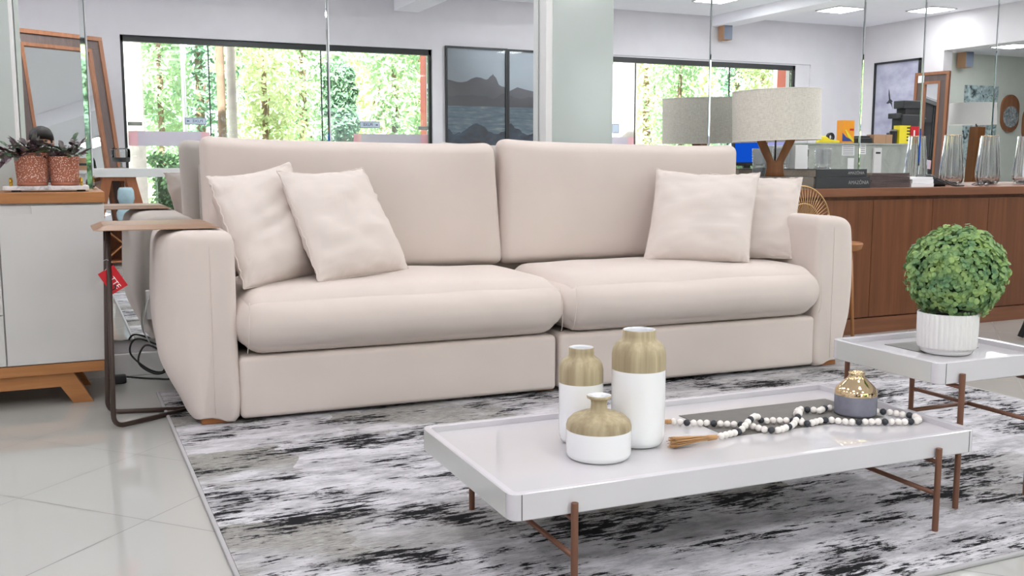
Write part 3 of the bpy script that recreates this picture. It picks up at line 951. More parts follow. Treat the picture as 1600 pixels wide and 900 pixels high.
tq = sofa_w(2.655, 0.165, ZS + 0.045)
obj('care_tag', box(tq.x - 0.006, tq.x + 0.006, tq.y - 0.014, tq.y - 0.012, tq.z - 0.012, tq.z + 0.012), MT['wood_band'], pd, label='small dark care tag')

# ------------------------------------------------------------------ coffee tables
def tray_table(name, label, x0, x1, y0, y1, z1, th, legs, rotz, inset, bars, extra):
    cx, cy = (x0 + x1) / 2, (y0 + y1) / 2
    t = thing(name, label, 'coffee table', (cx, cy, 0), rotz, 'nested tray-top coffee tables')
    x0 -= cx; x1 -= cx; y0 -= cy; y1 -= cy
    z0 = z1 - th; rw = 0.017; zf = z1 - 0.016; r = 0.022
    def rr(a0, a1, b0, b1, rad):
        pts = []
        for (qx, qy, s) in ((a1 - rad, b0 + rad, -90), (a1 - rad, b1 - rad, 0), (a0 + rad, b1 - rad, 90), (a0 + rad, b0 + rad, 180)):
            for k in range(7): an = R(s + 90 * k / 6); pts.append((qx + rad * cos(an), qy + rad * sin(an)))
        return pts
    O = rr(x0, x1, y0, y1, r); I = rr(x0 + rw, x1 - rw, y0 + rw, y1 - rw, 0.008)
    bm = NB(); n = len(O)
    def ring(P, z): return [bm.verts.new((u, v, z)) for u, v in P]
    e = 0.002
    O2_ = rr(x0 + e, x1 - e, y0 + e, y1 - e, r); I2 = rr(x0 + rw - e, x1 - rw + e, y0 + rw - e, y1 - rw + e, 0.009)
    R_ = [ring(I, z0), ring(O2_, z0), ring(O, z0 + e), ring(O, z1 - e), ring(O2_, z1), ring(I2, z1), ring(I, z1 - e), ring(I, z0)]
    for p, q in zip(R_, R_[1:]):
        for i in range(n): bm.faces.new((p[i], p[(i + 1) % n], q[(i + 1) % n], q[i]))
    obj('rim', bm, MT['lacquer'], t, smooth=True, local=True, sharp=35)
    I3 = rr(x0 + rw - 0.001, x1 - rw + 0.001, y0 + rw - 0.001, y1 - rw + 0.001, 0.009)
    obj('top', prism(I3, z0 + 0.004, zf, 'xy'), MT['glasstop'], t, local=True)
    # side panels between the corner joints
    for s in (x0, x1):
        sg = -1 if s == x0 else 1
        obj('side_panel', box(s + sg * 0.0002, s + sg * 0.0014, y0 + 0.026, y1 - 0.026, z0 + 0.002, z1 - 0.002), MT['lacquer_side'], t, local=True)
    for sx in (x0 + 0.024, x1 - 0.024):
        for sy in (y0, y1):
            sg = -1 if sy == y0 else 1
            obj('joint', box(sx - 0.0008, sx + 0.0008, min(sy, sy + sg * 0.0006), max(sy, sy + sg * 0.0006), z0 + 0.002, z1 - 0.002), MT['shadow_gap'], t, local=True)
    a0, a1, b0, b1 = inset
    obj('inset', box(a0 - cx, a1 - cx, b0 - cy, b1 - cy, zf, zf + 0.0012), MT['inset'], t, local=True)
    for lx in legs:
        lx -= cx; zt = z1 - 0.032
        for ly in (y0 - 0.0085, y1 + 0.0085):
            o = obj('leg', tube([(lx, ly, ZR + 0.0005), (lx, ly, zt)], 0.0078, 14), MT['bronze'], t, smooth=True, local=True, sharp=40)
            sg = 1 if ly < 0 else -1
            obj('bracket', tube([(lx, ly, z0 - 0.010), (lx, ly + sg * 0.05, z0 - 0.010)], 0.0062, 8), MT['bronze'], o, smooth=True, local=True)
        obj('stretcher', tube([(lx, y0 - 0.0085, bars), (lx, y1 + 0.0085, bars)], 0.0062, 10), MT['bronze'], t, smooth=True, local=True)
    if extra:
        obj('crossbar', tube([(legs[0] - cx, 0, bars), (legs[1] - cx, 0, bars)], 0.0062, 10), MT['bronze'], t, smooth=True, local=True)
    return t
TZ = 0.253; TF = TZ - 0.016
tray_table('coffee_table', 'long low white tray-top coffee table on the rug holding three vases and beads', 0.805, 2.085, 1.752, 2.335, TZ, 0.058, (0.945, 1.952), R(-1.2), (1.50, 2.0, 1.985, 2.215), 0.104, False)
QZ = 0.405; QF = QZ - 0.016
tray_table('coffee_table', 'taller square white tray-top table holding the potted topiary ball', 2.056, 2.482, 1.838, 2.246, QZ, 0.058, (2.130, 2.392), R(-1.0), (2.19, 2.40, 2.02, 2.17), 0.222, True)

# ------------------------------------------------------------------ vases on the coffee table
def two_tone(name, label, px_, py_, prof_low, prof_up, prof_in):
    p = atz(px_, py_, TF)
    t = thing(name, label, 'vase', (p.x, p.y, TF + 0.0004), 0, 'white and wood-look vases')
    obj('body', lathe(prof_low, seg=56), MT['ceramic'], t, smooth=True, local=True, sharp=60)
    obj('neck', lathe(prof_up, seg=56), MT['wood_vase'], t, smooth=True, local=True, sharp=60)
    obj('inside', lathe(prof_in, seg=40), MT['vase_in'], t, smooth=True, local=True)
    return t
k = 1.0
Rr, Hh = 0.0655, 0.284
two_tone('ceramic_vase', 'tallest white vase with a wide wood-look shoulder on the coffee table', 996, 693,
    [(0, 0), (0.048, 0), (0.058, 0.004), (0.0635, 0.014), (0.0652, 0.03), (0.0655, 0.06), (Rr, 0.188)],
    [(Rr, 0.188), (0.0657, 0.205), (0.0655, 0.224), (0.063, 0.238), (0.056, 0.250), (0.046, 0.257), (0.0415, 0.262), (0.0402, 0.270), (0.0402, Hh - 0.002), (0.039, Hh)],
    [(0.039, Hh), (0.033, Hh), (0.032, Hh - 0.004), (0.031, Hh - 0.03), (0.04, Hh - 0.06), (0, Hh - 0.07)])
Rr, Hh = 0.0545, 0.236
two_tone('ceramic_vase', 'middle-height white vase with wood-look shoulder behind the squat vase', 907, 689,
    [(0, 0), (0.040, 0), (0.048, 0.004), (0.0525, 0.013), (0.0542, 0.028), (Rr, 0.05), (Rr, 0.150)],
    [(Rr, 0.150), (0.0547, 0.168), (0.0545, 0.182), (0.052, 0.194), (0.046, 0.205), (0.036, 0.212), (0.0318, 0.217), (0.031, 0.225), (0.031, Hh - 0.002), (0.030, Hh)],
    [(0.030, Hh), (0.0255, Hh), (0.0245, Hh - 0.004), (0.024, Hh - 0.03), (0.032, Hh - 0.05), (0, Hh - 0.06)])
Rr, Hh = 0.0765, 0.147
two_tone('ceramic_vase', 'squat white vase with narrow flared wood-look neck, front of the trio', 935, 713,
    [(0, 0), (0.064, 0), (0.071, 0.002), (0.0752, 0.007), (Rr, 0.014), (Rr, 0.068)],
    [(Rr, 0.068), (0.0765, 0.076), (0.073, 0.087), (0.063, 0.097), (0.047, 0.104), (0.030, 0.108), (0.0215, 0.111), (0.0195, 0.117), (0.0185, 0.127), (0.0195, 0.135), (0.024, 0.139), (0.0285, 0.141), (0.0292, 0.144), (0.028, Hh)],
    [(0.028, Hh), (0.018, Hh - 0.001), (0.0145, Hh - 0.004), (0.0135, Hh - 0.03), (0, Hh - 0.035)])
p = atz(1336, 647, TF)
t = thing('bud_vase', 'small bulb vase, polished gold above and grey concrete below, beside the beads', 'vase', (p.x, p.y, TF + 0.0016))
obj('body', lathe([(0, 0), (0.050, 0), (0.055, 0.003), (0.0558, 0.008), (0.056, 0.055)], seg=48), MT['concrete'], t, smooth=True, local=True, sharp=60)
obj('neck', lathe([(0.056, 0.055), (0.0562, 0.062), (0.054, 0.070), (0.046, 0.080), (0.034, 0.091), (0.024, 0.100), (0.0205, 0.107), (0.0215, 0.112), (0.0225, 0.1145), (0.021, 0.1165), (0.0175, 0.1155), (0.016, 0.108), (0.02, 0.09), (0, 0.08)], seg=48), MT['gold'], t, smooth=True, local=True)

# ------------------------------------------------------------------ bead garland
g = thing('bead_garland', 'black and white wooden bead garland with jute tassels on the coffee table', 'garland', atz(1240, 660, TF))
c6 = [(118, 362, 0), (205, 369, 0), (310, 370, 0), (420, 376, 0), (492, 379, 0), (545, 384, 0), (600, 398, 0), (640, 407, 0), (706, 411, 0), (752, 398, 0), (800, 376, 0), (832, 345, 1), (812, 318, 0), (832, 294, 0),
      (872, 293, 0), (905, 294, 0), (945, 300, 0), (972, 288, 0), (1000, 284, 0), (1060, 286, 0), (1180, 294, 0), (1280, 304, 0), (1345, 309, 0), (1415, 321, 0), (1480, 330, 0), (1510, 345, 0), (1500, 358, 0), (1440, 363, 0), (1340, 363, 0),
      (1235, 363, 0), (1130, 364, 0), (1050, 358, 0), (1000, 352, 0), (945, 358, 0), (890, 372, 0), (850, 370, 0), (838, 352, 0), (790, 356, 0), (740, 356, 0), (680, 355, 0), (620, 357, 0), (585, 366, 1), (548, 390, 1), (497, 413, 0), (432, 433, 0), (362, 450, 0)]
BRD = 0.0088
wp = []
for cx_, cy_, up_ in c6:
    q = atz(1020 + cx_ * 0.275, 560 + cy_ * 0.275, TF + BRD)
    wp.append(Vec((q.x, q.y, TF + 0.0014 + BRD + up_ * 0.016)))
path = smooth_path(wp, 16)
bead_proto = None
acc = 0.0; last = path[0]; k = 0; step = BRD * 2 * 0.985
pos = [path[0]]
for a, b in zip(path, path[1:]):
    seg = (b - a).length
    while acc + seg >= step:
        f = (step - acc) / seg; a = a.lerp(b, f); seg = (b - a).length; acc = 0; pos.append(a.copy())
    acc += seg
me_b = {}
for kind, mt in (('w', 'bead_white'), ('b', 'bead_black')):
    bm = NB(); bmesh.ops.create_uvsphere(bm, u_segments=14, v_segments=10, radius=BRD)
    me = bpy.data.meshes.new('bead'); bm.to_mesh(me); bm.free()
    for pl in me.polygons: pl.use_smooth = True
    me.materials.append(MT[mt]); me_b[kind] = me
gl = Vec(g.location)
pat = [0, 0, 1, 0, 0, 0, 1, 0, 0, 0, 1, 0, 0]
for i, q in enumerate(pos[:99]):
    o = bpy.data.objects.new('bead', me_b['b' if pat[i % len(pat)] else 'w']); col.objects.link(o)
    o.parent = g; o.location = q - gl
if len(pos) > 99:
    bm = NB()
    for q in pos[99:]:
        bmesh.ops.create_uvsphere(bm, u_segments=14, v_segments=10, radius=BRD, matrix=T(*q))
    o = obj('beads', bm, MT['bead_white'], g, smooth=True); o['kind'] = 'stuff'
obj('cord', tube(path, 0.0012, 6), MT['jute'], g, smooth=True)
def tassel(p0, p1, wide):
    d = (p1 - p0); L = d.length; d.normalize(); sd = Vec((-d.y, d.x, 0))
    bm = NB()
    add_tube(bm, [p0 + d * 0.001, p0 + d * 0.012, p0 + d * L * 0.2], lambda t_: 0.0062 + 0.001 * t_, 12)
    rnd = random.Random(3)
    for k in range(70):
        a = rnd.uniform(0, 2 * pi); r0 = 0.005 * sqrt(rnd.random()); r1 = wide * sqrt(rnd.random())
        up_ = abs(sin(a))
        s0 = p0 + d * L * 0.14 + sd * cos(a) * r0 + Vec((0, 0, sin(a) * r0))
        e0 = p0 + d * L * rnd.uniform(0.93, 1.03) + sd * cos(a) * r1 + Vec((0, 0, sin(a) * r1 * 0.75))
        e0.z = max(e0.z, TF + 0.0022)
        mid = (s0 + e0) / 2 + sd * rnd.uniform(-0.002, 0.002) + Vec((0, 0, 0.001))
        add_tube(bm, [s0, mid, e0], 0.0011, 5)
    obj('tassel', bm, MT['jute'], g, smooth=True)
e1 = wp[-1]; e2 = atz(1048, 694, TF + 0.011)
tassel(Vec((e1.x, e1.y, TF + 0.0105)), Vec((e2.x, e2.y, TF + 0.0155)), 0.020)
e1 = wp[0]; e2 = atz(1012, 659, TF + 0.011)
tassel(Vec((e1.x - 0.006, e1.y, TF + 0.0105)), Vec((e2.x, e2.y, TF + 0.0115)), 0.011)

# ------------------------------------------------------------------ topiary
p = atz(1478, 551, QF)
t = thing('potted_topiary', 'round green boxwood ball in a white ribbed pot on the square table', 'potted plant', (p.x, p.y, QF + 0.0014))
fl = lambda a, z: 1 + (0.042 * sqrt(0.5 + 0.5 * cos(a * 36)) - 0.021) * (1 if z > 0.016 else 0)
obj('pot', lathe([(0, 0), (0.060, 0), (0.066, 0.003), (0.069, 0.008), (0.071, 0.0155), (0.0755, 0.017), (0.0775, 0.022), (0.079, 0.06), (0.0795, 0.112), (0.0785, 0.115), (0.073, 0.115), (0.072, 0.10), (0, 0.098)], seg=288, flute=fl), MT['matte_white'], t, smooth=True, local=True)
obj('soil', lathe([(0.0705, 0.1005), (0.03, 0.1045), (0, 0.1055)], seg=24), MT['soil'], t, smooth=True, local=True)
rnd = random.Random(11)
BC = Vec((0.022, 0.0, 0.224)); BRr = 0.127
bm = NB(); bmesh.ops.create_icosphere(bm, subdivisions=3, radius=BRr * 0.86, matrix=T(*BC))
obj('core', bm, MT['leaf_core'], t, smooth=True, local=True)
bm = NB()
def add_leaf(bm, c, n, size, rnd, cup=0.25, el=1.0, up=None):
    n = n.normalized(); a = n.orthogonal().normalized() if up is None else (up - n * up.dot(n)).normalized(); b = n.cross(a)
    th = rnd.uniform(0, 2 * pi) if up is None else 0
    a, b = a * cos(th) + b * sin(th), b * cos(th) - a * sin(th)
    vs = []
    for k in range(7):
        an = 2 * pi * k / 7
        vs.append(bm.verts.new(c + (a * cos(an) * el + b * sin(an)) * size + n * cup * size))
    m_ = bm.verts.new(c)
    for k in range(7): bm.faces.new((vs[k], vs[(k + 1) % 7], m_))
for i in range(900):
    z = 1 - 2 * (i + 0.5) / 900; ph = i * 2.399963
    d = Vec((sqrt(1 - z * z) * cos(ph), sqrt(1 - z * z) * sin(ph), z))
    if d.z < -0.86: continue
    lump = 1 + 0.05 * noise.noise(d * 3.1) + 0.04 * noise.noise(d * 8)
    base = BC + d * BRr * lump * rnd.uniform(0.86, 1.03)
    up_ = (d + Vec((rnd.uniform(-.5, .5), rnd.uniform(-.5, .5), rnd.uniform(-.2, .6)))).normalized()
    sz = rnd.uniform(0.0058, 0.0092)
    for s in range(rnd.choice((3, 4, 4))):
        tw = up_.orthogonal().normalized(); tw.rotate(Matrix.Rotation(s * 2.2 + rnd.random(), 3, up_))
        add_leaf(bm, base + tw * sz * 0.75 + up_ * s * 0.0022, (up_ * 0.9 + tw * rnd.uniform(-0.1, 0.7)), sz * rnd.uniform(0.8, 1.05), rnd, 0.22)
obj('foliage', bm, MT['leaf_top'], t, smooth=True, local=True)

# ------------------------------------------------------------------ side table with price tag
t = thing('side_table', 'slim side table with a wooden top over the left sofa arm and brown tube legs', 'side table', (0.13, 3.75, 0))
zt = 0.713
def loop(x0, x1, y0, y1, rad):
    pts = []
    for (qx, qy, s) in ((x1 - rad, y0 + rad, -90), (x1 - rad, y1 - rad, 0), (x0 + rad, y1 - rad, 90), (x0 + rad, y0 + rad, 180)):
        for k in range(6): an = R(s + 90 * k / 5); pts.append((qx + rad * cos(an), qy + rad * sin(an)))
    return pts
bm = NB()
lo = [(loop(0.128, 0.468, 3.592, 3.862, 0.02), zt - 0.019), (loop(0.093, 0.503, 3.557, 3.897, 0.03), zt - 0.017), (loop(0.093, 0.503, 3.557, 3.897, 0.03), zt - 0.0145), (loop(0.126, 0.470, 3.590, 3.864, 0.02), zt)]
rg = [[bm.verts.new((u, v, z)) for u, v in P] for P, z in lo]
for a, b in zip(rg, rg[1:]):
    for i in range(len(a)): bm.faces.new((a[i], a[(i + 1) % len(a)], b[(i + 1) % len(a)], b[i]))
bm.faces.new(rg[0]); bm.faces.new(rg[-1])
obj('tabletop', bm, MT['wood_table'], t)
for y, ye in ((3.63, 3.785), (3.865, 3.80)):
    pts = round_corners([(0.142, y * 0.75 + 3.727 * 0.25, zt - 0.0195), (0.128 if y < 3.7 else 0.118, y, 0.0105), (0.392, ye, 0.0105 if y > 3.7 else 0.0105)], 0.045, 7)
    obj('frame', tube(pts, 0.0088, 12), MT['brown_metal'], t, smooth=True)
obj('fixing_plate', box(0.13, 0.18, 3.64, 3.83, zt - 0.0215, zt - 0.0192), MT['brown_metal'], t)
tg = thing('price_tag', 'red hanging price tag with white letters tied to the side table leg', 'tag', (0.15, 3.655, 0.52))
c_ = Vec((0.150, 3.648, 0.523))
a_ = R(31)
ux = Vec((cos(a_), 0, sin(a_))); uz = Vec((-sin(a_), 0, cos(a_)))
MTX = Matrix(((ux.x, 0, uz.x, c_.x), (0, 1, 0, c_.y), (ux.z, 0, uz.z, c_.z), (0, 0, 0, 1))) @ rot(rz=R(-6))
bm = NB(); add_box(bm, -0.030, 0.030, -0.0006, 0.0006, -0.042, 0.042, M4=MTX); obj('card', bm, MT['red'], tg)
bm = text_bm('TTE', 0.026); bm.transform(MTX @ T(0.000, -0.0014, -0.012) @ rot(pi / 2, 0, 0) @ rot(rz=R(-88))); obj('lettering', bm, MT['white_text'], tg)
ring = [MTX @ Vec((-0.016 + 0.011 * cos(a), -0.0016, -0.027 + 0.007 * sin(a) + 0.004)) for a in [R(200 + 18 * k) for k in range(12)]]
obj('swoosh', tube(ring, lambda q: 0.0022 * (0.5 + q), 6), MT['black'], tg, smooth=True)
obj('string', tube([MTX @ Vec((-0.004, -0.001, 0.040)), Vec((0.150, 3.648, 0.585)), Vec((0.132, 3.639, 0.594)), Vec((0.122, 3.640, 0.590))], 0.0008, 5), MT['white_cable'], tg)

# ------------------------------------------------------------------ sideboard
SB0, SB1, SBX = 4.095, 4.50, 0.152
t = thing('sideboard', 'light grey sideboard with oak top and oak base at the left edge', 'sideboard', (-0.3, 4.3, 0))
obj('top', box(-1.02, SBX + 0.002, SB0 - 0.008, SB1, 0.772, 0.812, bev=0.002), MT['wood_oak'], t)
obj('body', box(-1.015, SBX - 0.002, SB0 + 0.018, SB1, 0.162, 0.772), MT['sideboard'], t)
xa = -0.213; yd0, yd1 = SB0, SB0 + 0.017
# door with a finger notch at its upper left
poly = [(xa + 0.0025, 0.166), (SBX - 0.003, 0.166), (SBX - 0.003, 0.764), (xa + 0.112, 0.764), (xa + 0.112, 0.732), (xa + 0.0025, 0.732)]
dr = obj('door', prism(poly, yd0, yd1, 'xz', bev=0.001), MT['sideboard'], t)
obj('notch', box(xa + 0.0025, xa + 0.112, yd0 + 0.006, yd1, 0.732, 0.764), MT['sideboard'], dr)
for z0, z1 in ((0.166, 0.357), (0.361, 0.548), (0.552, 0.764)):
    obj('drawer', box(-0.70, xa - 0.0025, yd0, yd1, z0, z1, bev=0.001), MT['sideboard'], t)
obj('door', box(-1.012, -0.704, yd0, yd1, 0.166, 0.764, bev=0.001), MT['sideboard'], t)
obj('rail', box(-1.0, SBX + 0.004, SB0 + 0.004, SB1 - 0.004, 0.122, 0.162, bev=0.001), MT['wood_oak'], t)
for y0, y1 in ((SB0 + 0.02, SB0 + 0.06), (SB1 - 0.07, SB1 - 0.03)):
    poly = [(-0.92, 0.121), (0.012, 0.121), (0.078, 0.0), (0.006, 0.0), (-0.036, 0.068), (-0.86, 0.068), (-0.90, 0.0), (-0.97, 0.0)]
    obj('leg_frame', prism(poly, y0, y1, 'xz', bev=0.0015), MT['wood_oak'], t)

tr = thing('marble_tray', 'white marble tray with small brass handles under the terracotta pots', 'tray', (-0.045, 4.25, 0.813))
obj('slab', box(-0.195, 0.103, 4.16, 4.34, 0.819, 0.834, bev=0.002), MT['marble'], tr)
for x in (-0.165, 0.06): obj('foot', box(x, x + 0.03, 4.175, 4.325, 0.8125, 0.819), MT['black'], tr)
for x in (-0.168, 0.078):
    obj('handle', tube(round_corners([(x, 4.19, 0.834), (x, 4.19, 0.862), (x, 4.31, 0.862), (x, 4.31, 0.834)], 0.012), 0.0042, 8), MT['gold_satin'], tr, smooth=True)

def leaf_blade(bm, base, d, L, w_, droop=0.3, mi=0, rl=0.0):
    d = d.normalized(); sd = d.cross(Vec((0, 0, 1)))
    if sd.length < 0.1: sd = Vec((1, 0, 0))
    sd.normalize(); up = sd.cross(d).normalized()
    sd, up = sd * cos(rl) + up * sin(rl), up * cos(rl) - sd * sin(rl)
    prev = None; n = 7
    for i in range(n + 1):
        s = i / n
        c = base + d * L * s + Vec((0, 0, -droop * L * s * s))
        hw = w_ * (sin(pi * min(1, s ** 0.75 * 0.98 + 0.02)) ** 0.8) * 0.5 + 0.0004
        row = [bm.verts.new(c - sd * hw + up * hw * 0.45), bm.verts.new(c), bm.verts.new(c + sd * hw + up * hw * 0.45)]
        if prev:
            for a in (0, 1):
                f = bm.faces.new((prev[a], prev[a + 1], row[a + 1], row[a])); f.material_index = mi
        prev = row
def planter(name, label, x, rT, rB, h, seedn, stems, rimpot):
    z0 = 0.8345
    t = thing(name, label, 'potted plant', (x, 4.245, z0))
    obj('pot', lathe([(0, 0), (rB - 0.002, 0), (rB, 0.002), (rB + 0.001, 0.013), (rB + 0.003, 0.0145), (rB + 0.0035, 0.016), (rT - 0.001, h - 0.012), (rT, h - 0.011), (rT + 0.001, h - 0.001), (rT, h), (rT - 0.004, h), (rT - 0.006, h - 0.02), (0, h - 0.022)], seg=48), MT['pot_speckle'], t, smooth=True, local=True, sharp=45)
    obj('saucer', lathe([(0, 0.0002), (rB + 0.0008, 0.0002), (rB + 0.0035, 0.002), (rB + 0.0045, 0.012), (rB + 0.0012, 0.0135), (rB + 0.0008, 0.01)], seg=40), MT['terracotta'], t, smooth=True, local=True)
    if rimpot:
        obj('liner', lathe([(rT - 0.006, h - 0.015), (rT - 0.005, h + 0.012), (rT - 0.003, h + 0.014), (rT - 0.009, h + 0.014), (rT - 0.012, h - 0.01), (0, h - 0.012)], seg=40), MT['plastic_pot'], t, smooth=True, local=True)
    else:
        obj('soil', lathe([(rT - 0.007, h - 0.010), (0.02, h - 0.006), (0, h - 0.006)], seg=24), MT['soil'], t, smooth=True, local=True)
    rn = random.Random(seedn)
    lf = NB(); stm = NB()
    for (ax, ay, az, L, nl) in stems:
        b0 = Vec((ax * rT * 0.4, ay * rT * 0.4, h - 0.01)); d = Vec((ax, ay, az)).normalized()
        pts = [b0 + d * L * s + Vec((0, 0, -0.25 * L * s * s)) for s in [i / 6 for i in range(7)]]
        add_tube(stm, pts, lambda q: 0.0022 * (1 - 0.5 * q), 6)
        for k in range(nl):
            s = (k + 1) / nl; i = min(5, int(s * 6)); q = pts[i].lerp(pts[i + 1], min(1, s * 6 - i)) if s < 1 else pts[-1]
            side = d.cross(Vec((0, 0, 1))).normalized() * (1 if k % 2 else -1)
            dd = (d * 0.5 + side * rn.uniform(0.4, 1.0) + Vec((rn.uniform(-.4, .4), rn.uniform(-.3, .3), rn.uniform(-.1, .5)))).normalized()
            if s == 1: dd = (d + Vec((0, 0, 0.2))).normalized()
            leaf_blade(lf, q, dd, rn.uniform(0.042, 0.068), rn.uniform(0.021, 0.030), rn.uniform(0.1, 0.5), 0 if rn.random() < 0.72 else 1, rn.uniform(-0.6, 0.6))
    obj('stems', stm, MT['stem'], t, smooth=True, local=True)
    obj('foliage', lf, [MT['leaf_purple'], MT['leaf_stripe']], t, smooth=True, local=True)
    return t
planter('potted_plant', 'larger speckled terracotta pot with purple trailing plant on the marble tray', -0.094, 0.061, 0.050, 0.125, 5,
        [(-1, -0.4, 0.5, 0.075, 5), (-0.9, -0.8, 0.1, 0.085, 6), (-0.5, -0.8, 0.8, 0.06, 5), (0.1, -0.9, 0.6, 0.06, 5), (0.6, -0.7, 0.6, 0.06, 5), (0.2, -0.3, 1, 0.055, 5), (-0.3, 0.2, 1, 0.06, 5), (-1, 0, 0.9, 0.08, 5), (0.7, 0.3, 0.7, 0.06, 4), (0.3, -1, 0.2, 0.06, 4), (-1.1, -0.6, -0.05, 0.09, 5), (-0.9, -0.3, 0.3, 0.10, 6), (-0.2, -0.9, 0.4, 0.07, 6), (0.4, -0.6, 0.9, 0.06, 5), (-0.6, 0.4, 0.9, 0.08, 5), (0.9, -0.3, 0.4, 0.06, 4)], True)
planter('potted_plant', 'smaller speckled terracotta pot at the right end of the marble tray', 0.020, 0.0555, 0.047, 0.112, 9,
        [(-0.3, -0.6, 0.5, 0.04, 5), (0.5, -0.5, 0.6, 0.05, 4), (-0.5, 0.1, 0.7, 0.05, 5), (0.5, 0.1, 1.5, 0.10, 6), (0.2, -0.8, 0.3, 0.05, 4), (0.75, 0.0, 1.2, 0.09, 6), (-0.1, 0.3, 1.0, 0.06, 5), (0.8, -0.4, 0.5, 0.055, 4)], False)

# cables and outlet at the foot of the mirror
tag(obj('power_cable', tube(smooth_path([(0.17, 4.44, 0.03), (0.24, 4.47, 0.010), (0.33, 4.42, 0.006), (0.40, 4.40, 0.012), (0.40, 4.47, 0.10), (0.33, 4.49, 0.15), (0.26, 4.49, 0.17), (0.24, 4.48, 0.11), (0.31, 4.46, 0.04), (0.37, 4.46, 0.03), (0.36, 4.48, 0.11), (0.30, 4.49, 0.14), (0.27, 4.47, 0.07), (0.34, 4.45, 0.02), (0.42, 4.44, 0.05)], 8), 0.0042, 8), MT['cable'], smooth=True),
    'tangled black power cable on the floor between the sideboard and the sofa', 'cable')
tag(obj('power_cable', tube(smooth_path([(0.335, 4.535, 0.36), (0.31, 4.50, 0.30), (0.30, 4.49, 0.20), (0.345, 4.49, 0.12), (0.36, 4.50, 0.22), (0.345, 4.53, 0.33)], 8), 0.003, 8), MT['white_cable'], smooth=True),
    'thin pale cord hanging from the outlet beside the sofa', 'cable')
t = thing('power_plug', 'black plug adapter lying on the floor by the sideboard leg', 'plug', (0.185, 4.42, 0))
obj('housing', box(0.16, 0.215, 4.395, 4.44, 0.001, 0.034, bev=0.006), MT['black'], t, smooth=True, sharp=40)
obj('prongs', tube([(0.215, 4.41, 0.017), (0.232, 4.41, 0.017)], 0.003, 8), MT['steel'], t)
t = thing('wall_outlet', 'white outlet box fixed to the mirror beside the sofa', 'outlet', (0.33, YM, 0.3))
obj('plate', box(0.315, 0.385, YM - 0.018, YM - 0.001, 0.245, 0.372, bev=0.004), MT['matte_white'], t)
for z in (0.285, 0.33): obj('socket', lathe([(0, 0), (0.014, 0), (0.014, 0.003), (0, 0.003)], (0, 0, 0), 16, M4=T(0.350, YM - 0.018, z) @ rot(pi / 2)), MT['dark_box'], t)

# ------------------------------------------------------------------ console cabinet and what stands on it
KY, KZ = 4.044, 0.788
t = thing('console_cabinet', 'long walnut cabinet along the mirror wall to the right of the sofa', 'cabinet', (4.7, 4.3, 0))
KX0, KX1 = 3.30, 6.2
obj('top', box(KX0, KX1, KY, YM - 0.012, KZ - 0.044, KZ, bev=0.002), MT['wood_console_top'], t)
obj('body', box(KX0 + 0.01, KX1 - 0.01, KY + 0.045, YM - 0.03, 0.085, KZ - 0.044), MT['wood_console'], t)
obj('plinth', box(KX0 + 0.012, KX1 - 0.012, KY + 0.016, YM - 0.04, 0.0, 0.083), MT['wood_console_top'], t)
xs = [KX0 + 0.012, 3.545, 3.98, 4.415, 4.85, 5.285, 5.72, KX1 - 0.012]
for a, b in zip(xs, xs[1:]):
    obj('door', box(a + 0.0015, b - 0.0015, KY + 0.024, KY + 0.043, 0.088, KZ - 0.064, bev=0.001), MT['wood_console'], t)

# lamp
LZ = KZ + 0.062
t = thing('table_lamp', 'table lamp with oat linen drum shade on a forked wooden base', 'lamp', (3.43, 4.215, LZ), R(-36))
fork = [(-0.052, 0.0), (-0.045, 0.03), (-0.042, 0.06), (-0.046, 0.08), (-0.064, 0.115), (-0.086, 0.16), (-0.106, 0.205), (-0.058, 0.205), (-0.034, 0.15), (-0.012, 0.095), (0, 0.078),
        (0.012, 0.095), (0.034, 0.15), (0.058, 0.205), (0.106, 0.205), (0.086, 0.16), (0.064, 0.115), (0.046, 0.08), (0.042, 0.06), (0.045, 0.03), (0.052, 0.0)]
obj('base', prism(fork, -0.024, 0.024, 'xz', bev=0.007), MT['wood_lamp'], t, smooth=True, local=True, sharp=35)
obj('stem', tube([(0, 0, 0.08), (0, 0, 0.30)], 0.0045, 8), MT['black'], t, smooth=True, local=True)
tilt = T(0, 0, 0.315) @ rot(0, R(-1.8), 0)
sh = NB(); rs, hs = 0.226, 0.128
add_lathe(sh, [(rs, -hs), (rs - 0.001, hs), (rs - 0.004, hs), (rs - 0.003, -hs), (rs, -hs)], seg=72, M4=tilt)
s_ = obj('lamp_shade', sh, MT['linen'], t, smooth=True, local=True, sharp=40)
for z in (-hs, hs):
    obj('rim', tube([tilt @ Vec((rs * cos(a), rs * sin(a), z)) for a in [2 * pi * i / 64 for i in range(64)]], 0.0022, 6, True), MT['white_shade'], s_, smooth=True, local=True)
for k in range(3):
    obj('spider', tube([tilt @ Vec((0, 0, -0.02)), tilt @ Vec(((rs - 0.003) * cos(k * 2.094), (rs - 0.003) * sin(k * 2.094), 0.03))], 0.0018, 6), MT['steel'], t, local=True)

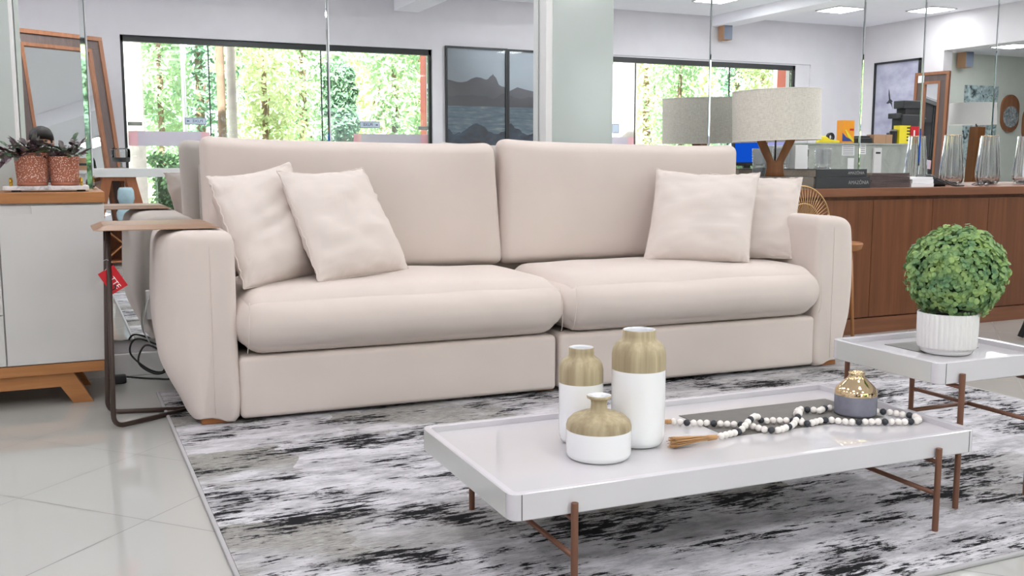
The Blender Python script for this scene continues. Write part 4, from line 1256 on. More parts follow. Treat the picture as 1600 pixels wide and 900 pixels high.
def book(name, label, x0, x1, y0, y1, z0, z1, cover, pages, text=None, rz=0.0, group=None, tsize=0.02, tx=0.0):
    cx, cy = (x0 + x1) / 2, (y0 + y1) / 2; W, D, Hh = x1 - x0, y1 - y0, z1 - z0
    t = thing(name, label, 'book', (cx, cy, z0), rz, group)
    c = 0.0026
    b = NB()
    add_box(b, -W / 2, W / 2, -D / 2, D / 2, 0.0003, c); add_box(b, -W / 2, W / 2, -D / 2, D / 2, Hh - c, Hh)
    add_box(b, -W / 2, W / 2, -D / 2 - 0.001, -D / 2 + c, 0.0003, Hh, bev=0.0012)
    obj('cover', b, cover, t, local=True)
    obj('page_block', box(-W / 2 + 0.004, W / 2 - 0.004, -D / 2 + c, D / 2 - 0.004, c, Hh - c), pages, t, local=True)
    if text:
        bm = text_bm(text, tsize); bm.transform(T(W / 2 - tx, -D / 2 - 0.0016, Hh / 2) @ rot(pi / 2))
        obj('lettering', bm, MT['grey_text'], t, local=True)
    return t
BG = 'large books stacked by the lamp'
book('coffee_table_book', 'thick black book, lower of the two with AMAZONIA on the spine, on the walnut cabinet', 3.592, 3.966, 4.085, 4.36, KZ + 0.0004, KZ + 0.058, MT['book_black'], MT['pages'], 'AMAZ\u00d4NIA', 0, BG, 0.027, 0.082)
book('coffee_table_book', 'thinner black book, upper of the two with AMAZONIA on the spine, on the walnut cabinet', 3.598, 3.945, 4.09, 4.36, KZ + 0.0586, KZ + 0.101, MT['book_black'], MT['pages'], 'AMAZ\u00d4NIA', 0, BG, 0.0215, 0.075)
book('coffee_table_book', 'taupe book lying under the forked wooden lamp base', 3.318, 3.585, 4.09, 4.36, KZ + 0.0004, KZ + 0.060, MT['book_taupe'], MT['pages'], None, 0, BG)
# magazines
rn = random.Random(4)
z = KZ + 0.0004
for i in range(8):
    h = 0.0092 if i < 7 else 0.011
    o = 0.004 * rn.uniform(-1, 1)
    lb = ('topmost' if i == 7 else 'bottom' if i == 0 else ('second', 'third', 'fourth', 'fifth', 'sixth', 'seventh')[i - 1] + ' from the bottom')
    tt = thing('magazine', 'glossy magazine, %s in the pile beside the black books' % lb, 'magazine', (4.13 + o, 4.21 + o, z), R(rn.uniform(-3, 3)), 'magazines piled on the walnut cabinet')
    bb = NB(); add_box(bb, -0.14, 0.14, -0.105, 0.105, 0.0002, 0.0016); add_box(bb, -0.14, 0.14, -0.105, 0.105, h - 0.0014, h); add_box(bb, -0.14, 0.14, -0.1055, -0.104, 0.0002, h)
    obj('cover', bb, MT['mag'], tt, local=True)
    obj('page_block', box(-0.139, 0.139, -0.104, 0.104, 0.0016, h - 0.0014), MT['pages'], tt, local=True)
    z += h + 0.0004
for i, (h, lb) in enumerate(((0.020, 'bottom white paperback of the short stack beside the magazines'), (0.022, 'middle white paperback of the short stack beside the magazines'), (0.012, 'top thin white paperback of the short stack beside the magazines'))):
    z0 = KZ + 0.0004 + (0, 0.0204, 0.0428)[i]
    book('paperback', lb, 4.283, 4.448, 4.10 + 0.004 * i, 4.31, z0, z0 + h, MT['paper'], MT['page_white'], None, R((-1, 2, -3)[i]), 'white paperbacks on the walnut cabinet')
# black pouch with strap
t = thing('black_pouch', 'crumpled black pouch with a trailing strap beside the white paperbacks', 'bag', (4.53, 4.19, KZ))
def fp(p, q, h):
    p = p.copy(); k = 1 + 0.35 * noise.noise(Vec((p.x * 20, p.y * 20, p.z * 25)))
    p.z = (p.z + h.z) * k * (1 - 0.5 * (q.x + 0.35) ** 2) - h.z
    p.x *= 1 + 0.1 * noise.noise(Vec((p.y * 18, p.z * 30, 3))); return p
bm = soft_box(4.465, 4.60, 4.14, 4.27, KZ + 0.001, KZ + 0.062, (0.025, 0.03, 0.02), (10, 10, 3), fp)
obj('body', bm, MT['cable'], t, smooth=True)
obj('strap', tube(smooth_path([(4.50, 4.15, KZ + 0.055), (4.55, 4.12, KZ + 0.03), (4.61, 4.11, KZ + 0.006), (4.68, 4.10, KZ + 0.005), (4.66, 4.13, KZ + 0.006), (4.58, 4.14, KZ + 0.035)], 8), 0.004, 6), MT['black'], t, smooth=True)
t = thing('eyeglasses', 'black folded eyeglasses lying between the ribbed glass vases', 'eyeglasses', (4.84, 4.12, KZ))
for s in (0, 1):
    obj('rim', tube([(4.815 + s * 0.052 + 0.021 * cos(a), 4.10 + 0.004 * s, KZ + 0.019 + 0.016 * sin(a)) for a in [2 * pi * i / 20 for i in range(20)]], 0.0022, 6, True), MT['black'], t, smooth=True)
    obj('temple', tube([(4.795 + 0.094 * s, 4.103, KZ + 0.026), (4.80 + 0.08 * s, 4.15, KZ + 0.01), (4.85, 4.165 + 0.006 * s, KZ + 0.004)], 0.002, 6), MT['black'], t, smooth=True)
# ribbed glass vases
def glass_vase(x, y, label, rim):
    t = thing('glass_vase', label, 'vase', (x, y, KZ + 0.0005), 0, 'ribbed glass vases on the walnut cabinet')
    fl = lambda a, z: 1 + 0.034 * cos(a * 12) * min(1, max(0, (z - 0.01) / 0.04))
    outer = [(0, 0), (0.045, 0), (0.054, 0.004), (0.063, 0.02), (0.069, 0.045), (0.0695, 0.075), (0.065, 0.13), (0.058, 0.20), (0.0515, 0.27), (0.0505, 0.298)]
    inner = [(0.0475, 0.298), (0.0485, 0.27), (0.055, 0.20), (0.062, 0.13), (0.0665, 0.075), (0.066, 0.046), (0.060, 0.024), (0.045, 0.014), (0, 0.013)]
    b = lathe(outer, seg=120, flute=fl); add_lathe(b, [outer[-1]] + inner, seg=120); bmesh.ops.remove_doubles(b, verts=b.verts, dist=0.0004)
    obj('body', b, MT['glassware'], t, smooth=True, local=True, sharp=60)
    if rim:
        obj('gold_rim', tube([(0.0495 * (1 + 0.028 * cos(14 * a)) * cos(a), 0.0495 * (1 + 0.028 * cos(14 * a)) * sin(a), 0.2988) for a in [2 * pi * i / 112 for i in range(112)]], 0.0014, 5, True), MT['gold'], t, smooth=True, local=True)
glass_vase(4.925, 4.41, 'ribbed clear glass vase nearest the paperbacks, with a gold rim', True)
glass_vase(5.235, 4.41, 'middle ribbed clear glass vase on the walnut cabinet', True)
glass_vase(5.555, 4.41, 'ribbed clear glass vase cut by the right edge of the photo', False)
# cut glass tumblers behind the books
def tumbler(x, y, z, label):
    t = thing('glass_tumbler', label, 'glass', (x, y, z), 0, 'cut glass tumblers behind the books')
    fl = lambda a, zz: 1 + 0.09 * abs(sin(a * 9 + zz * 200)) + 0.09 * abs(sin(a * 9 - zz * 200)) - 0.10
    prof = [(0, 0), (0.038, 0)] + [(0.041 + 0.006 * i / 14, 0.003 + 0.104 * i / 14) for i in range(15)]
    obj('body', lathe(prof + [(0.043, 0.107), (0.038, 0.02), (0, 0.018)], seg=126, flute=fl), MT['crystal'], t, smooth=True, local=True)
    return t
for x, y, lb in ((3.965, 4.455, 'behind the black AMAZONIA books'), (3.672, 4.46, 'half hidden by the forked lamp base')):
    tumbler(x, y, KZ + 0.0005, 'lower cut glass tumbler of the stacked pair ' + lb)
    tumbler(x, y, KZ + 0.1085, 'upper cut glass tumbler of the stacked pair ' + lb)
t = thing('white_carton', 'small white card carton between the two cut glass tumblers', 'box', (3.775, 4.45, KZ))
obj('box', box(3.728, 3.815, 4.41, 4.49, KZ + 0.0005, KZ + 0.232, bev=0.002), MT['paper'], t)
obj('flap', box(3.815, 3.8215, 4.415, 4.485, KZ + 0.0005, KZ + 0.170, bev=0.001), MT['paper'], t)

# gold wire chair between sofa arm and cabinet, and a round wooden stool
t = thing('wire_chair', 'gold wire chair with a fan-shaped back behind the right sofa arm', 'chair', (3.46, 3.83, 0))
bm = NB()
C0 = at(1257, 350, 3.86)
def fan(a, r, bulge=0.05): return C0 + Vec((cos(a) * r, bulge * (r / 0.165) ** 2 * 0.5, sin(a) * r))
rim = [fan(a, 0.185) for a in [R(-28 + 236 * i / 40) for i in range(41)]]
obj('back_rim', tube(rim, 0.0040, 8), MT['wire'], t, smooth=True)
obj('inner_ring', tube([fan(a, 0.10) for a in [R(-28 + 236 * i / 40) for i in range(41)]], 0.0026, 8), MT['wire'], t, smooth=True)
for i in range(37):
    a = R(-26 + 232 * i / 36)
    obj('back_spoke', tube([fan(a, 0.02), fan(a, 0.10), fan(a, 0.185)], 0.0016, 6), MT['wire'], t, smooth=True)
obj('seat_rim', tube([(3.385 + 0.115 * cos(a), 3.80 + 0.11 * sin(a), 0.42) for a in [2 * pi * i / 40 for i in range(40)]], 0.004, 8, True), MT['wire'], t, smooth=True)
obj('seat', lathe([(0, 0.425), (0.10, 0.425), (0.112, 0.432), (0.10, 0.445), (0, 0.45)], (3.385, 3.80, 0), 40), MT['wire'], t, smooth=True)
for k in range(4):
    a = pi / 4 + k * pi / 2
    obj('leg', tube([(3.385 + 0.10 * cos(a), 3.80 + 0.10 * sin(a), 0.42), (3.385 + 0.125 * cos(a), 3.80 + 0.12 * sin(a), 0.011)], 0.005, 8), MT['wire'], t, smooth=True)
obj('back_stay', tube([(C0.x, C0.y, C0.z - 0.02), (C0.x, 3.88, 0.43)], 0.004, 8), MT['wire'], t)
p = at(1335, 381, 3.88)
t = thing('round_stool', 'small round wooden stool showing behind the right sofa arm', 'stool', (p.x - 0.11, 3.88, 0))
bx, bz = p.x - 0.085, p.z
obj('seat', lathe([(0, bz - 0.03), (0.085, bz - 0.03), (0.098, bz - 0.02), (0.105, bz + 0.004), (0.10, bz + 0.012), (0, bz + 0.012)], (bx, 3.88, 0), 36), MT['wood_oak'], t, smooth=True, sharp=40)
for k in range(3):
    a = 0.6 + k * 2.094
    obj('leg', tube([(bx + 0.06 * cos(a), 3.88 + 0.06 * sin(a), bz - 0.028), (bx + 0.10 * cos(a), 3.88 + 0.10 * sin(a), 0.012)], lambda q: 0.012 - 0.004 * q, 10), MT['wood_oak_z'], t, smooth=True)

# black chair whose leg shows at the right edge
t = thing('black_chair', 'black chair of which only a splayed leg shows at the right edge', 'chair', (4.86, 3.42, 0))
for sx, sy in ((-1, 1), (1, 1), (-1, -1), (1, -1)):
    x1, y1 = 4.86 + sx * 0.305, 3.42 + sy * 0.155
    x0, y0 = 4.86 + sx * 0.15, 3.42 + sy * 0.10
    obj('leg', tube([(x0, y0, 0.43), (x1, y1, 0.014)], lambda q: 0.022 - 0.006 * q, 12), MT['black'], t, smooth=True)
obj('seat', soft_box(4.66, 5.06, 3.22, 3.62, 0.42, 0.47, (0.04, 0.04, 0.024), (6, 6, 1)), MT['black'], t, smooth=True)
obj('backrest', soft_box(4.68, 5.04, 3.20, 3.245, 0.46, 0.76, (0.04, 0.02, 0.04), (6, 1, 6)), MT['black'], t, smooth=True)

# ------------------------------------------------------------------ things seen in the wall mirror
def seen_on_wall(px0, py0, px1, py1, Yv):
    a = seen(px0, py0, Yv); b = seen(px1, py1, Yv)
    return a.x, b.x, min(a.z, b.z), max(a.z, b.z), a.y
# two framed seascapes on the storefront wall (seen from the room: real x grows to the reader's left)
yw = YS + 0.001
a = seen(692, 71, 10.97); b = seen(789, 230, 10.97)
def framed(name, label, x0, x1, z0, z1, paint, fr=0.022, group=None):
    t = thing(name, label, 'picture', ((x0 + x1) / 2, yw, z0), 0, group)
    f = NB()
    for q in ((x0, x1, z0, z0 + fr), (x0, x1, z1 - fr, z1), (x0, x0 + fr, z0 + fr, z1 - fr), (x1 - fr, x1, z0 + fr, z1 - fr)):
        add_box(f, q[0], q[1], yw, yw + 0.03, q[2], q[3])
    obj('frame', f, MT['black_frame'], t)
    paint(t, x0 + fr, x1 - fr, z0 + fr, z1 - fr)
    obj('glazing', box(x0 + fr, x1 - fr, yw + 0.019, yw + 0.021, z0 + fr, z1 - fr), MT['glass'], t)
    return t
def sea(ridge):
    def paint(t, x0, x1, z0, z1):
        W, Hh = x1 - x0, z1 - z0
        pl = obj('print', box(x0, x1, yw + 0.001, yw + 0.005, z0, z1), MT['sky_print'], t)
        zs = z0 + Hh * 0.50
        far = [(x0, zs)] + [(x0 + W * u, z0 + Hh * (v + 0.042)) for u, v in ridge] + [(x1, zs)]
        obj('mountains', prism(far, yw + 0.0052, yw + 0.0062, 'xz'), MT['hill_print'], t)
        near = [(x0, zs - 0.001)] + [(x0 + W * i / 24, zs + Hh * (0.09 + 0.07 * noise.noise(Vec((i * 0.23 + ridge[0][1] * 9, 0, 0))))) for i in range(25)] + [(x1, zs - 0.001)]
        obj('near_hills', prism(near, yw + 0.0064, yw + 0.0072, 'xz'), MT['hill_print_dark'], t)
        obj('water', prism([(x0, z0), (x0, zs), (x1, zs), (x1, z0)], yw + 0.0074, yw + 0.0082, 'xz'), MT['sea_print'], t)
        wv = [(x0, z0)] + [(x0 + W * i / 30, z0 + Hh * (0.30 + 0.045 * sin(i * 0.30 + ridge[0][1] * 20 + 2.2) + 0.03 * noise.noise(Vec((i * 0.45, 1, 0))))) for i in range(31)] + [(x1, z0)]
        obj('wave', prism(wv, yw + 0.0084, yw + 0.0092, 'xz'), MT['wave_print'], t)
    return paint
zt_, zb_ = a.z, a.z - 1.36
rA = [(0, 0.685), (0.06, 0.68), (0.18, 0.665), (0.26, 0.665), (0.34, 0.675), (0.42, 0.70), (0.50, 0.715), (0.58, 0.71), (0.66, 0.695), (0.70, 0.70), (0.74, 0.725), (0.77, 0.735), (0.79, 0.748), (0.80, 0.735), (0.84, 0.715), (0.89, 0.655), (0.94, 0.64), (1.0, 0.635)]
rB = [(0, 0.60), (0.15, 0.64), (0.3, 0.62), (0.5, 0.60), (0.8, 0.57), (1, 0.55)]
framed('framed_seascape', 'black-framed mountain and sea print seen in the mirror left of the pilaster', a.x, b.x, zb_, zt_, sea(rA), group='seascape prints on the storefront wall')
framed('framed_seascape', 'second black-framed sea print in the mirror, mostly hidden by the pilaster edge', b.x + 0.004, b.x + 0.80, zb_, zt_ - 0.005, sea(rB), group='seascape prints on the storefront wall')

# bird picture on the right wall
xw = XR - 0.001
A = seen_x(1369, 99, xw); B = seen_x(1441, 90, xw); zb_ = seen_x(1366, 217, xw).z
y0, y1 = A.y, B.y; z0, z1 = zb_ - 0.05, A.z
t = thing('framed_bird_picture', 'tall black-framed picture of a bird in a cloudy sky seen in the mirror', 'picture', (xw, (y0 + y1) / 2, z0))
fr = 0.025; f = NB()
for q in ((y0, y1, z0, z0 + fr), (y0, y1, z1 - fr, z1), (y0, y0 + fr, z0, z1), (y1 - fr, y1, z0, z1)):
    add_box(f, xw - 0.035, xw, q[0], q[1], q[2], q[3])
obj('frame', f, MT['black_frame'], t)
obj('print', box(xw - 0.012, xw - 0.004, y0 + fr, y1 - fr, z0 + fr, z1 - fr), MT['cloud_print'], t)
bc = seen_x(1391, 157, xw); s = 0.16
bird = [(-0.15, 1.0), (-0.05, 0.75), (0.02, 0.45), (0.10, 0.12), (0.32, -0.02), (0.42, -0.10), (0.30, -0.14), (0.45, -0.75), (0.22, -0.35), (0.05, -0.22), (-0.22, -0.28), (-0.40, -0.20), (-0.20, -0.08), (-0.08, 0.05), (-0.16, 0.5)]
obj('bird', prism([(bc.y + u * s * 0.9, bc.z + v * s) for u, v in bird], xw - 0.0135, xw - 0.0122, 'yz'), MT['dark_box'], t)

# leaning floor mirrors with wooden frames
def floor_mirror(name, label, W, Hh, fr, M4, cat='mirror', card=True):
    t = thing(name, label, cat, M4 @ Vec((W / 2, 0, 0)), 0, 'leaning floor mirrors')
    def ring(a, b, y0, y1, nm, mt):
        f = NB()
        for q in ((a, W - a, a, b), (a, W - a, Hh - b, Hh - a), (a, b, b, Hh - b), (W - b, W - a, b, Hh - b)):
            add_box(f, q[0], q[1], y0, y1, q[2], q[3], bev=0.002)
        f.transform(M4); obj(nm, f, mt, t)
    ring(0, fr * 0.26, -0.045, 0.0, 'outer_frame', MT['wood_frame'])
    ring(fr * 0.26, fr * 0.78, -0.040, -0.012, 'inner_band', MT['wood_band'])
    ring(fr * 0.78, fr, -0.045, -0.008, 'inner_frame', MT['wood_frame'])
    f = NB(); add_box(f, fr, W - fr, -0.036, -0.030, fr, Hh - fr); f.transform(M4); obj('glass', f, MT['mirror'], t)
    if card:
        f = NB(); add_box(f, card[0], card[0] + 0.085, 0.0005, 0.002, card[1] - 0.09, card[1]); f.transform(M4); obj('label_card', f, MT['paper'], t)
    return t
# frame's own axes: x across, y out of the front, z up
def frame_axes(origin, xdir, lean_):
    xd = Vec(xdir).normalized(); out = Vec((0, 0, 1)).cross(xd); out.normalize()   # out of the front
    zd = (Vec((0, 0, 1)) * cos(lean_) - out * sin(lean_))
    yd = zd.cross(xd)
    m = Matrix.Identity(4)
    for i in range(3):
        m[i][0], m[i][1], m[i][2], m[i][3] = xd[i], yd[i], zd[i], origin[i]
    return m
xd = Vec((0.75, -0.45, 0)).normalized(); nd = Vec((0, 0, 1)).cross(xd)
le = R(10)
hL = 2.12 / cos(le)
bo = Vec((-0.37, -0.95, 0.004)) + nd * (hL * sin(le))
floor_mirror('floor_mirror', 'large wood-framed floor mirror leaning by the glass door, reflected behind the plants', 0.98, hL, 0.155, frame_axes(bo, xd, le), card=(0.04, hL - 0.035))
pa = seen_x(1440, 115, XR - 0.07); pb = seen_x(1476, 113, XR - 0.07)
W2 = pb.y - pa.y
M4 = frame_axes(Vec((XR - 0.24, pa.y, 0.003)), (0.22, 1, 0), R(2.0))
if (M4 @ Vec((0, 1, 0)) - M4 @ Vec((0, 0, 0))).x > 0:
    M4 = frame_axes(Vec((XR - 0.24, pb.y, 0.003)), (0.22, -1, 0), R(2.0))
floor_mirror('floor_mirror', 'wood-framed floor mirror leaning on the right wall, reflected above the first glass vase', abs(W2) + 0.10, pa.z / cos(R(2)), 0.15, M4, card=(0.05, pa.z / cos(R(2)) - 0.04))

# white trestle table by the storefront, with a candle holder, wine rack and ceramics beneath
TY0, TY1, TH = -1.35, -0.80, 0.872
t = thing('trestle_table', 'white-topped trestle table with crossed wooden legs, reflected left of the sofa', 'table', (0.55, -1.1, 0))
obj('tabletop', box(0.315, 1.75, TY0, TY1, TH - 0.08, TH, bev=0.003), MT['white_paint'], t)
for x in (0.53, 1.55):
    for y in (TY0 + 0.06, TY1 - 0.10):
        for s in (-1, 1):
            obj('leg', prism([(x + s * 0.055, TH - 0.08), (x + s * 0.145, TH - 0.08), (x + s * 0.325, 0.0), (x + s * 0.235, 0.0)], y, y + 0.045, 'xz', bev=0.003), MT['wood_trestle'], t)
    obj('spreader', box(x - 0.15, x + 0.15, TY0 + 0.07, TY1 - 0.06, TH - 0.115, TH - 0.081), MT['wood_trestle'], t)
c = seen(194, 262, 2 * YM - (-0.98))
t = thing('candle_holder', 'clear glass candle holder with dark metal band on the white trestle table', 'candle holder', (c.x, -0.98, TH + 0.0005))
obj('foot', lathe([(0, 0), (0.045, 0), (0.045, 0.006), (0.012, 0.01), (0.01, 0.05), (0.03, 0.052), (0, 0.056)], seg=32), MT['steel'], t, smooth=True, local=True, sharp=40)
obj('metal_band', lathe([(0, 0.057), (0.072, 0.057), (0.080, 0.066), (0.083, 0.10), (0.080, 0.101), (0, 0.095)], seg=40), MT['black_frame'], t, smooth=True, local=True, sharp=40)
obj('glass_cup', lathe([(0.0835, 0.101), (0.086, 0.15), (0.084, 0.175), (0.074, 0.188), (0.072, 0.187), (0.081, 0.174), (0.083, 0.15), (0.0805, 0.101)], seg=40), MT['glass'], t, smooth=True, local=True)
# wine rack crate
a = seen(172, 355, 9.6); b = seen(214, 391, 9.6)
t = thing('wine_rack', 'open wooden crate with an X divider under the trestle table, reflected in the mirror', 'wine rack', ((a.x + b.x) / 2, a.y, 0.0))
x0, x1, z0, z1, y1 = a.x - 0.05, b.x + 0.10, 0.03, 0.36, a.y
y0 = y1 - 0.26; f = NB()
for q in ((x0, x1, z0, z0 + 0.014), (x0, x1, z1 - 0.014, z1), (x0, x0 + 0.014, z0, z1), (x1 - 0.014, x1, z0, z1)):
    add_box(f, q[0], q[1], y0, y1, q[2], q[3])
obj('crate', f, MT['wood_trestle'], t)
obj('back', box(x0, x1, y0 - 0.008, y0, z0, z1), MT['wood_trestle'], t)
cx, cz = (x0 + x1) / 2, (z0 + z1) / 2
L = hypot(x1 - x0, z1 - z0) - 0.05; an = atan2(z1 - z0, x1 - x0)
for s in (-1, 1):
    f = NB(); add_box(f, -L / 2, L / 2, y0, y1 - 0.002, -0.006, 0.006); f.transform(T(cx, 0, cz) @ rot(0, -s * an, 0)); obj('divider', f, MT['wood_oak'], t)
for xx in (x0 + 0.02, x1 - 0.06): obj('foot', box(xx, xx + 0.04, y0 + 0.02, y1 - 0.02, 0, z0), MT['wood_trestle'], t)
# aqua ceramics
a = seen(203, 343, 9.75)
t = thing('ceramic_jar', 'aqua glazed ceramic jar under the trestle table, reflected left of the sofa', 'jar', (a.x, a.y - 0.02, 0.37))
single('low_shelf', box(a.x - 0.24, a.x + 0.26, a.y - 0.16, a.y + 0.12, 0.365, 0.3695), MT['white_paint'], 'thin white board lying across the wine rack', 'board')
obj('body', lathe([(0, 0.0), (0.05, 0.0), (0.075, 0.02), (0.088, 0.06), (0.088, 0.10), (0.07, 0.14), (0.05, 0.155), (0.045, 0.165), (0.06, 0.18), (0.075, 0.23), (0.07, 0.30), (0.055, 0.33), (0.05, 0.33), (0, 0.3)], seg=32), MT['blue_ceramic'], t, smooth=True, local=True)
# cardboard box
a = seen(119, 247, 9.75); b = seen(137, 266, 9.75)
t = thing('cardboard_box', 'brown cardboard box reflected just right of the smaller terracotta pot', 'box', ((a.x + b.x) / 2, a.y, b.z))
obj('carton', box(a.x - 0.03, b.x + 0.01, a.y - 0.2, a.y, b.z, a.z), MT['kraft'], t)
obj('tape', box(a.x - 0.03, b.x + 0.011, a.y - 0.12, a.y + 0.001, (a.z + b.z) / 2 - 0.012, (a.z + b.z) / 2 + 0.008), MT['dark_box'], t)
t = thing('box_stand', 'white pedestal stand under the cardboard box', 'stand', ((a.x + b.x) / 2 - 0.05, a.y - 0.1, 0))
obj('top', box(a.x - 0.04, b.x + 0.02, a.y - 0.22, a.y + 0.02, b.z - 0.03, b.z - 0.0005), MT['white_paint'], t)
obj('column', box(a.x - 0.01, b.x - 0.02, a.y - 0.18, a.y - 0.04, 0, b.z - 0.03), MT['white_paint'], t)

# reception counter and what stands on it
CY = 2 * YM - 6.5
CX1 = seen(1437, 240, 6.5).x; CX0 = 5.35; CZ = 1.088
t = thing('reception_counter', 'grey stone reception counter reflected behind the books and magazines', 'counter', ((CX0 + CX1) / 2, CY - 0.2, 0))
obj('front_panel', box(CX0, CX1, CY - 0.04, CY, 0, CZ - 0.012), MT['stone'], t)
obj('ledge', box(CX0 - 0.01, CX1 + 0.005, CY - 0.36, CY + 0.01, CZ - 0.012, CZ), MT['stone'], t)
obj('end_panel', box(CX1 - 0.04, CX1, CY - 0.34, CY - 0.04, 0, CZ - 0.012), MT['stone'], t)
obj('end_panel', box(CX0, CX0 + 0.04, CY - 0.34, CY - 0.04, 0, CZ - 0.012), MT['stone'], t)
def notice(px0, py0, px1, py1, label, lines=4):
    a = seen(px0, py0, 6.49); b = seen(px1, py1, 6.49)
    tt = thing('paper_notice', label, 'notice', ((a.x + b.x) / 2, CY, b.z), 0, 'papers taped to the reception counter')
    obj('sheet', box(a.x, b.x, CY + 0.0005, CY + 0.0015, b.z, a.z), MT['paper'], tt)
    for i in range(lines):
        z = a.z + (b.z - a.z) * (i + 0.8) / (lines + 0.6)
        obj('printed_line', box(a.x + 0.012, b.x - 0.012, CY + 0.0016, CY + 0.0020, z - 0.003, z + 0.003), MT['grey_text'], tt)
notice(1317, 227, 1336, 243, 'white printed paper on the counter just left of the mirror seam', 5)
notice(1345, 226, 1354, 241, 'narrow white printed paper on the counter just right of the mirror seam', 4)
notice(1326, 247, 1335, 264, 'small white slip low on the counter above the black books', 0)
a = seen(1365, 231, 6.49); b = seen(1375, 275, 6.49)
t = thing('wall_phone', 'tall narrow white handset panel on the counter front', 'phone', ((a.x + b.x) / 2, CY, b.z))
obj('panel', box(a.x, b.x, CY + 0.0005, CY + 0.02, b.z, a.z, bev=0.003), MT['matte_white'], t)
obj('slot', box(a.x + 0.018, b.x - 0.018, CY + 0.02, CY + 0.022, a.z - 0.05, a.z - 0.035), MT['black'], t)
# monitors on the desk behind
def monitor(name, label, px0, py0, px1, py1, Yv, scr):
    a = seen(px0, py0, Yv); b = seen(px1, py1, Yv)
    x0, x1, z0, z1, y = a.x, b.x, b.z, a.z, a.y
    t = thing(name, label, 'monitor', ((x0 + x1) / 2, y, 0.741))
    obj('housing', box(x0, x1, y - 0.03, y, z0, z1, bev=0.003), MT['black'], t)
    obj('screen', box(x0 + 0.012, x1 - 0.012, y + 0.0002, y + 0.0012, z0 + 0.026, z1 - 0.010), scr, t)
    obj('stand', box((x0 + x1) / 2 - 0.03, (x0 + x1) / 2 + 0.03, y - 0.05, y - 0.031, 0.751, z0 + 0.12), MT['black'], t)
    obj('foot', box((x0 + x1) / 2 - 0.11, (x0 + x1) / 2 + 0.11, y - 0.13, y + 0.03, 0.741, 0.751, bev=0.003), MT['black'], t)
monitor('computer_monitor', 'computer monitor with a blue desktop reflected under the linen lamp', 1147, 200, 1197, 259, 6.05, MT['screen_blue'])
monitor('computer_monitor', 'computer monitor with a pale lilac screen reflected in the fork of the lamp base', 1198, 198, 1236, 257, 6.12, MT['screen_white'])
t = thing('office_desk', 'white work desk carrying the two computer monitors', 'desk', (5.0, 2.95, 0))
obj('desktop', box(4.62, 5.60, 2.66, 3.14, 0.71, 0.74, bev=0.003), MT['white_paint'], t)
for x in (4.64, 5.54): obj('side', box(x, x + 0.03, 2.70, 3.10, 0, 0.71), MT['white_paint'], t)

def on_counter(px0, py0, px1, py1, Yv=6.7):
    a = seen(px0, py0, Yv); b = seen(px1, py1, Yv)
    return a.x, b.x, a.y, max(0.02, a.z - b.z)
x0, x1, y, h = on_counter(1317, 190, 1334, 223)
t = thing('orange_carton', 'orange and blue printed carton on the counter, reflected left of the mirror seam', 'box', ((x0 + x1) / 2, y, CZ))
obj('carton', box(x0, x1, y - 0.07, y, CZ + 0.0005, CZ + h + 0.02), MT['orange'], t)
zz = CZ + 0.0006
obj('blue_sweep', prism([(x0, zz + 0.02), (x0, zz + h * 0.52), (x0 + (x1 - x0) * 0.35, zz + h * 0.30), (x1, zz + h * 0.14), (x1, zz + 0.02)], y + 0.0003, y + 0.0012, 'xz'), MT['blue_print'], t)
obj('yellow_sweep', prism([(x0 + (x1 - x0) * 0.2, zz + h * 0.66), (x0 + (x1 - x0) * 0.3, zz + h * 0.66), (x1, zz + h * 0.16), (x1, zz + h * 0.05), (x0 + (x1 - x0) * 0.5, zz + h * 0.3)], y + 0.0014, y + 0.0020, 'xz'), MT['yellow'], t)
obj('red_mark', box(x0 + (x1 - x0) * 0.62, x1 - 0.004, y + 0.0003, y + 0.001, zz + h * 0.62, zz + h * 0.72), MT['red'], t)
x0, x1, y, h = on_counter(1280, 213, 1312, 224)
t = thing('tape_dispenser', 'yellow and black tape dispenser on the counter beside the lamp shade', 'tape dispenser', ((x0 + x1) / 2, y, CZ))
xm = x0 + (x1 - x0) * 0.5
obj('body', prism([(x0, CZ + 0.001), (x1, CZ + 0.001), (x1, CZ + 0.025), (x0 + (x1 - x0) * 0.55, CZ + 0.035), (x0 + (x1 - x0) * 0.3, CZ + 0.065), (x0 + 0.02, CZ + 0.05)], y - 0.05, y, 'xz', bev=0.004), MT['yellow'], t, smooth=True, sharp=40)
obj('roll', lathe([(0.02, -0.012), (0.038, -0.012), (0.038, 0.012), (0.02, 0.012), (0.02, -0.012)], (0, 0, 0), 28, M4=T(xm + 0.03, y - 0.025, CZ + 0.055) @ rot(pi / 2)), MT['black'], t, smooth=True, sharp=40)
x0, x1, y, h = on_counter(1342, 210, 1364, 222)
t = thing('black_case', 'low black case on the counter just right of the mirror seam', 'case', ((x0 + x1) / 2, y, CZ))
obj('body', soft_box(x0, x1, y - 0.1, y, CZ + 0.001, CZ + 0.055, (0.012, 0.012, 0.012), (3, 3, 2)), MT['black'], t, smooth=True)
obj('lid', soft_box(x0 + 0.02, x1 - 0.02, y - 0.09, y - 0.01, CZ + 0.052, CZ + 0.07, (0.008, 0.008, 0.006), (3, 3, 1)), MT['black'], t, smooth=True)
x0, x1, y, h = on_counter(1366, 208, 1394, 221)
t = thing('kraft_carton', 'brown kraft carton on the counter under the bird picture', 'box', ((x0 + x1) / 2, y, CZ))
obj('carton', box(x0, x1, y - 0.09, y, CZ + 0.0005, CZ + 0.082), MT['kraft'], t)
obj('seam', box((x0 + x1) / 2 + 0.03, (x0 + x1) / 2 + 0.033, y, y + 0.0006, CZ + 0.002, CZ + 0.08), MT['book_taupe'], t)
x0, x1, y, h = on_counter(1395, 200, 1405, 221)
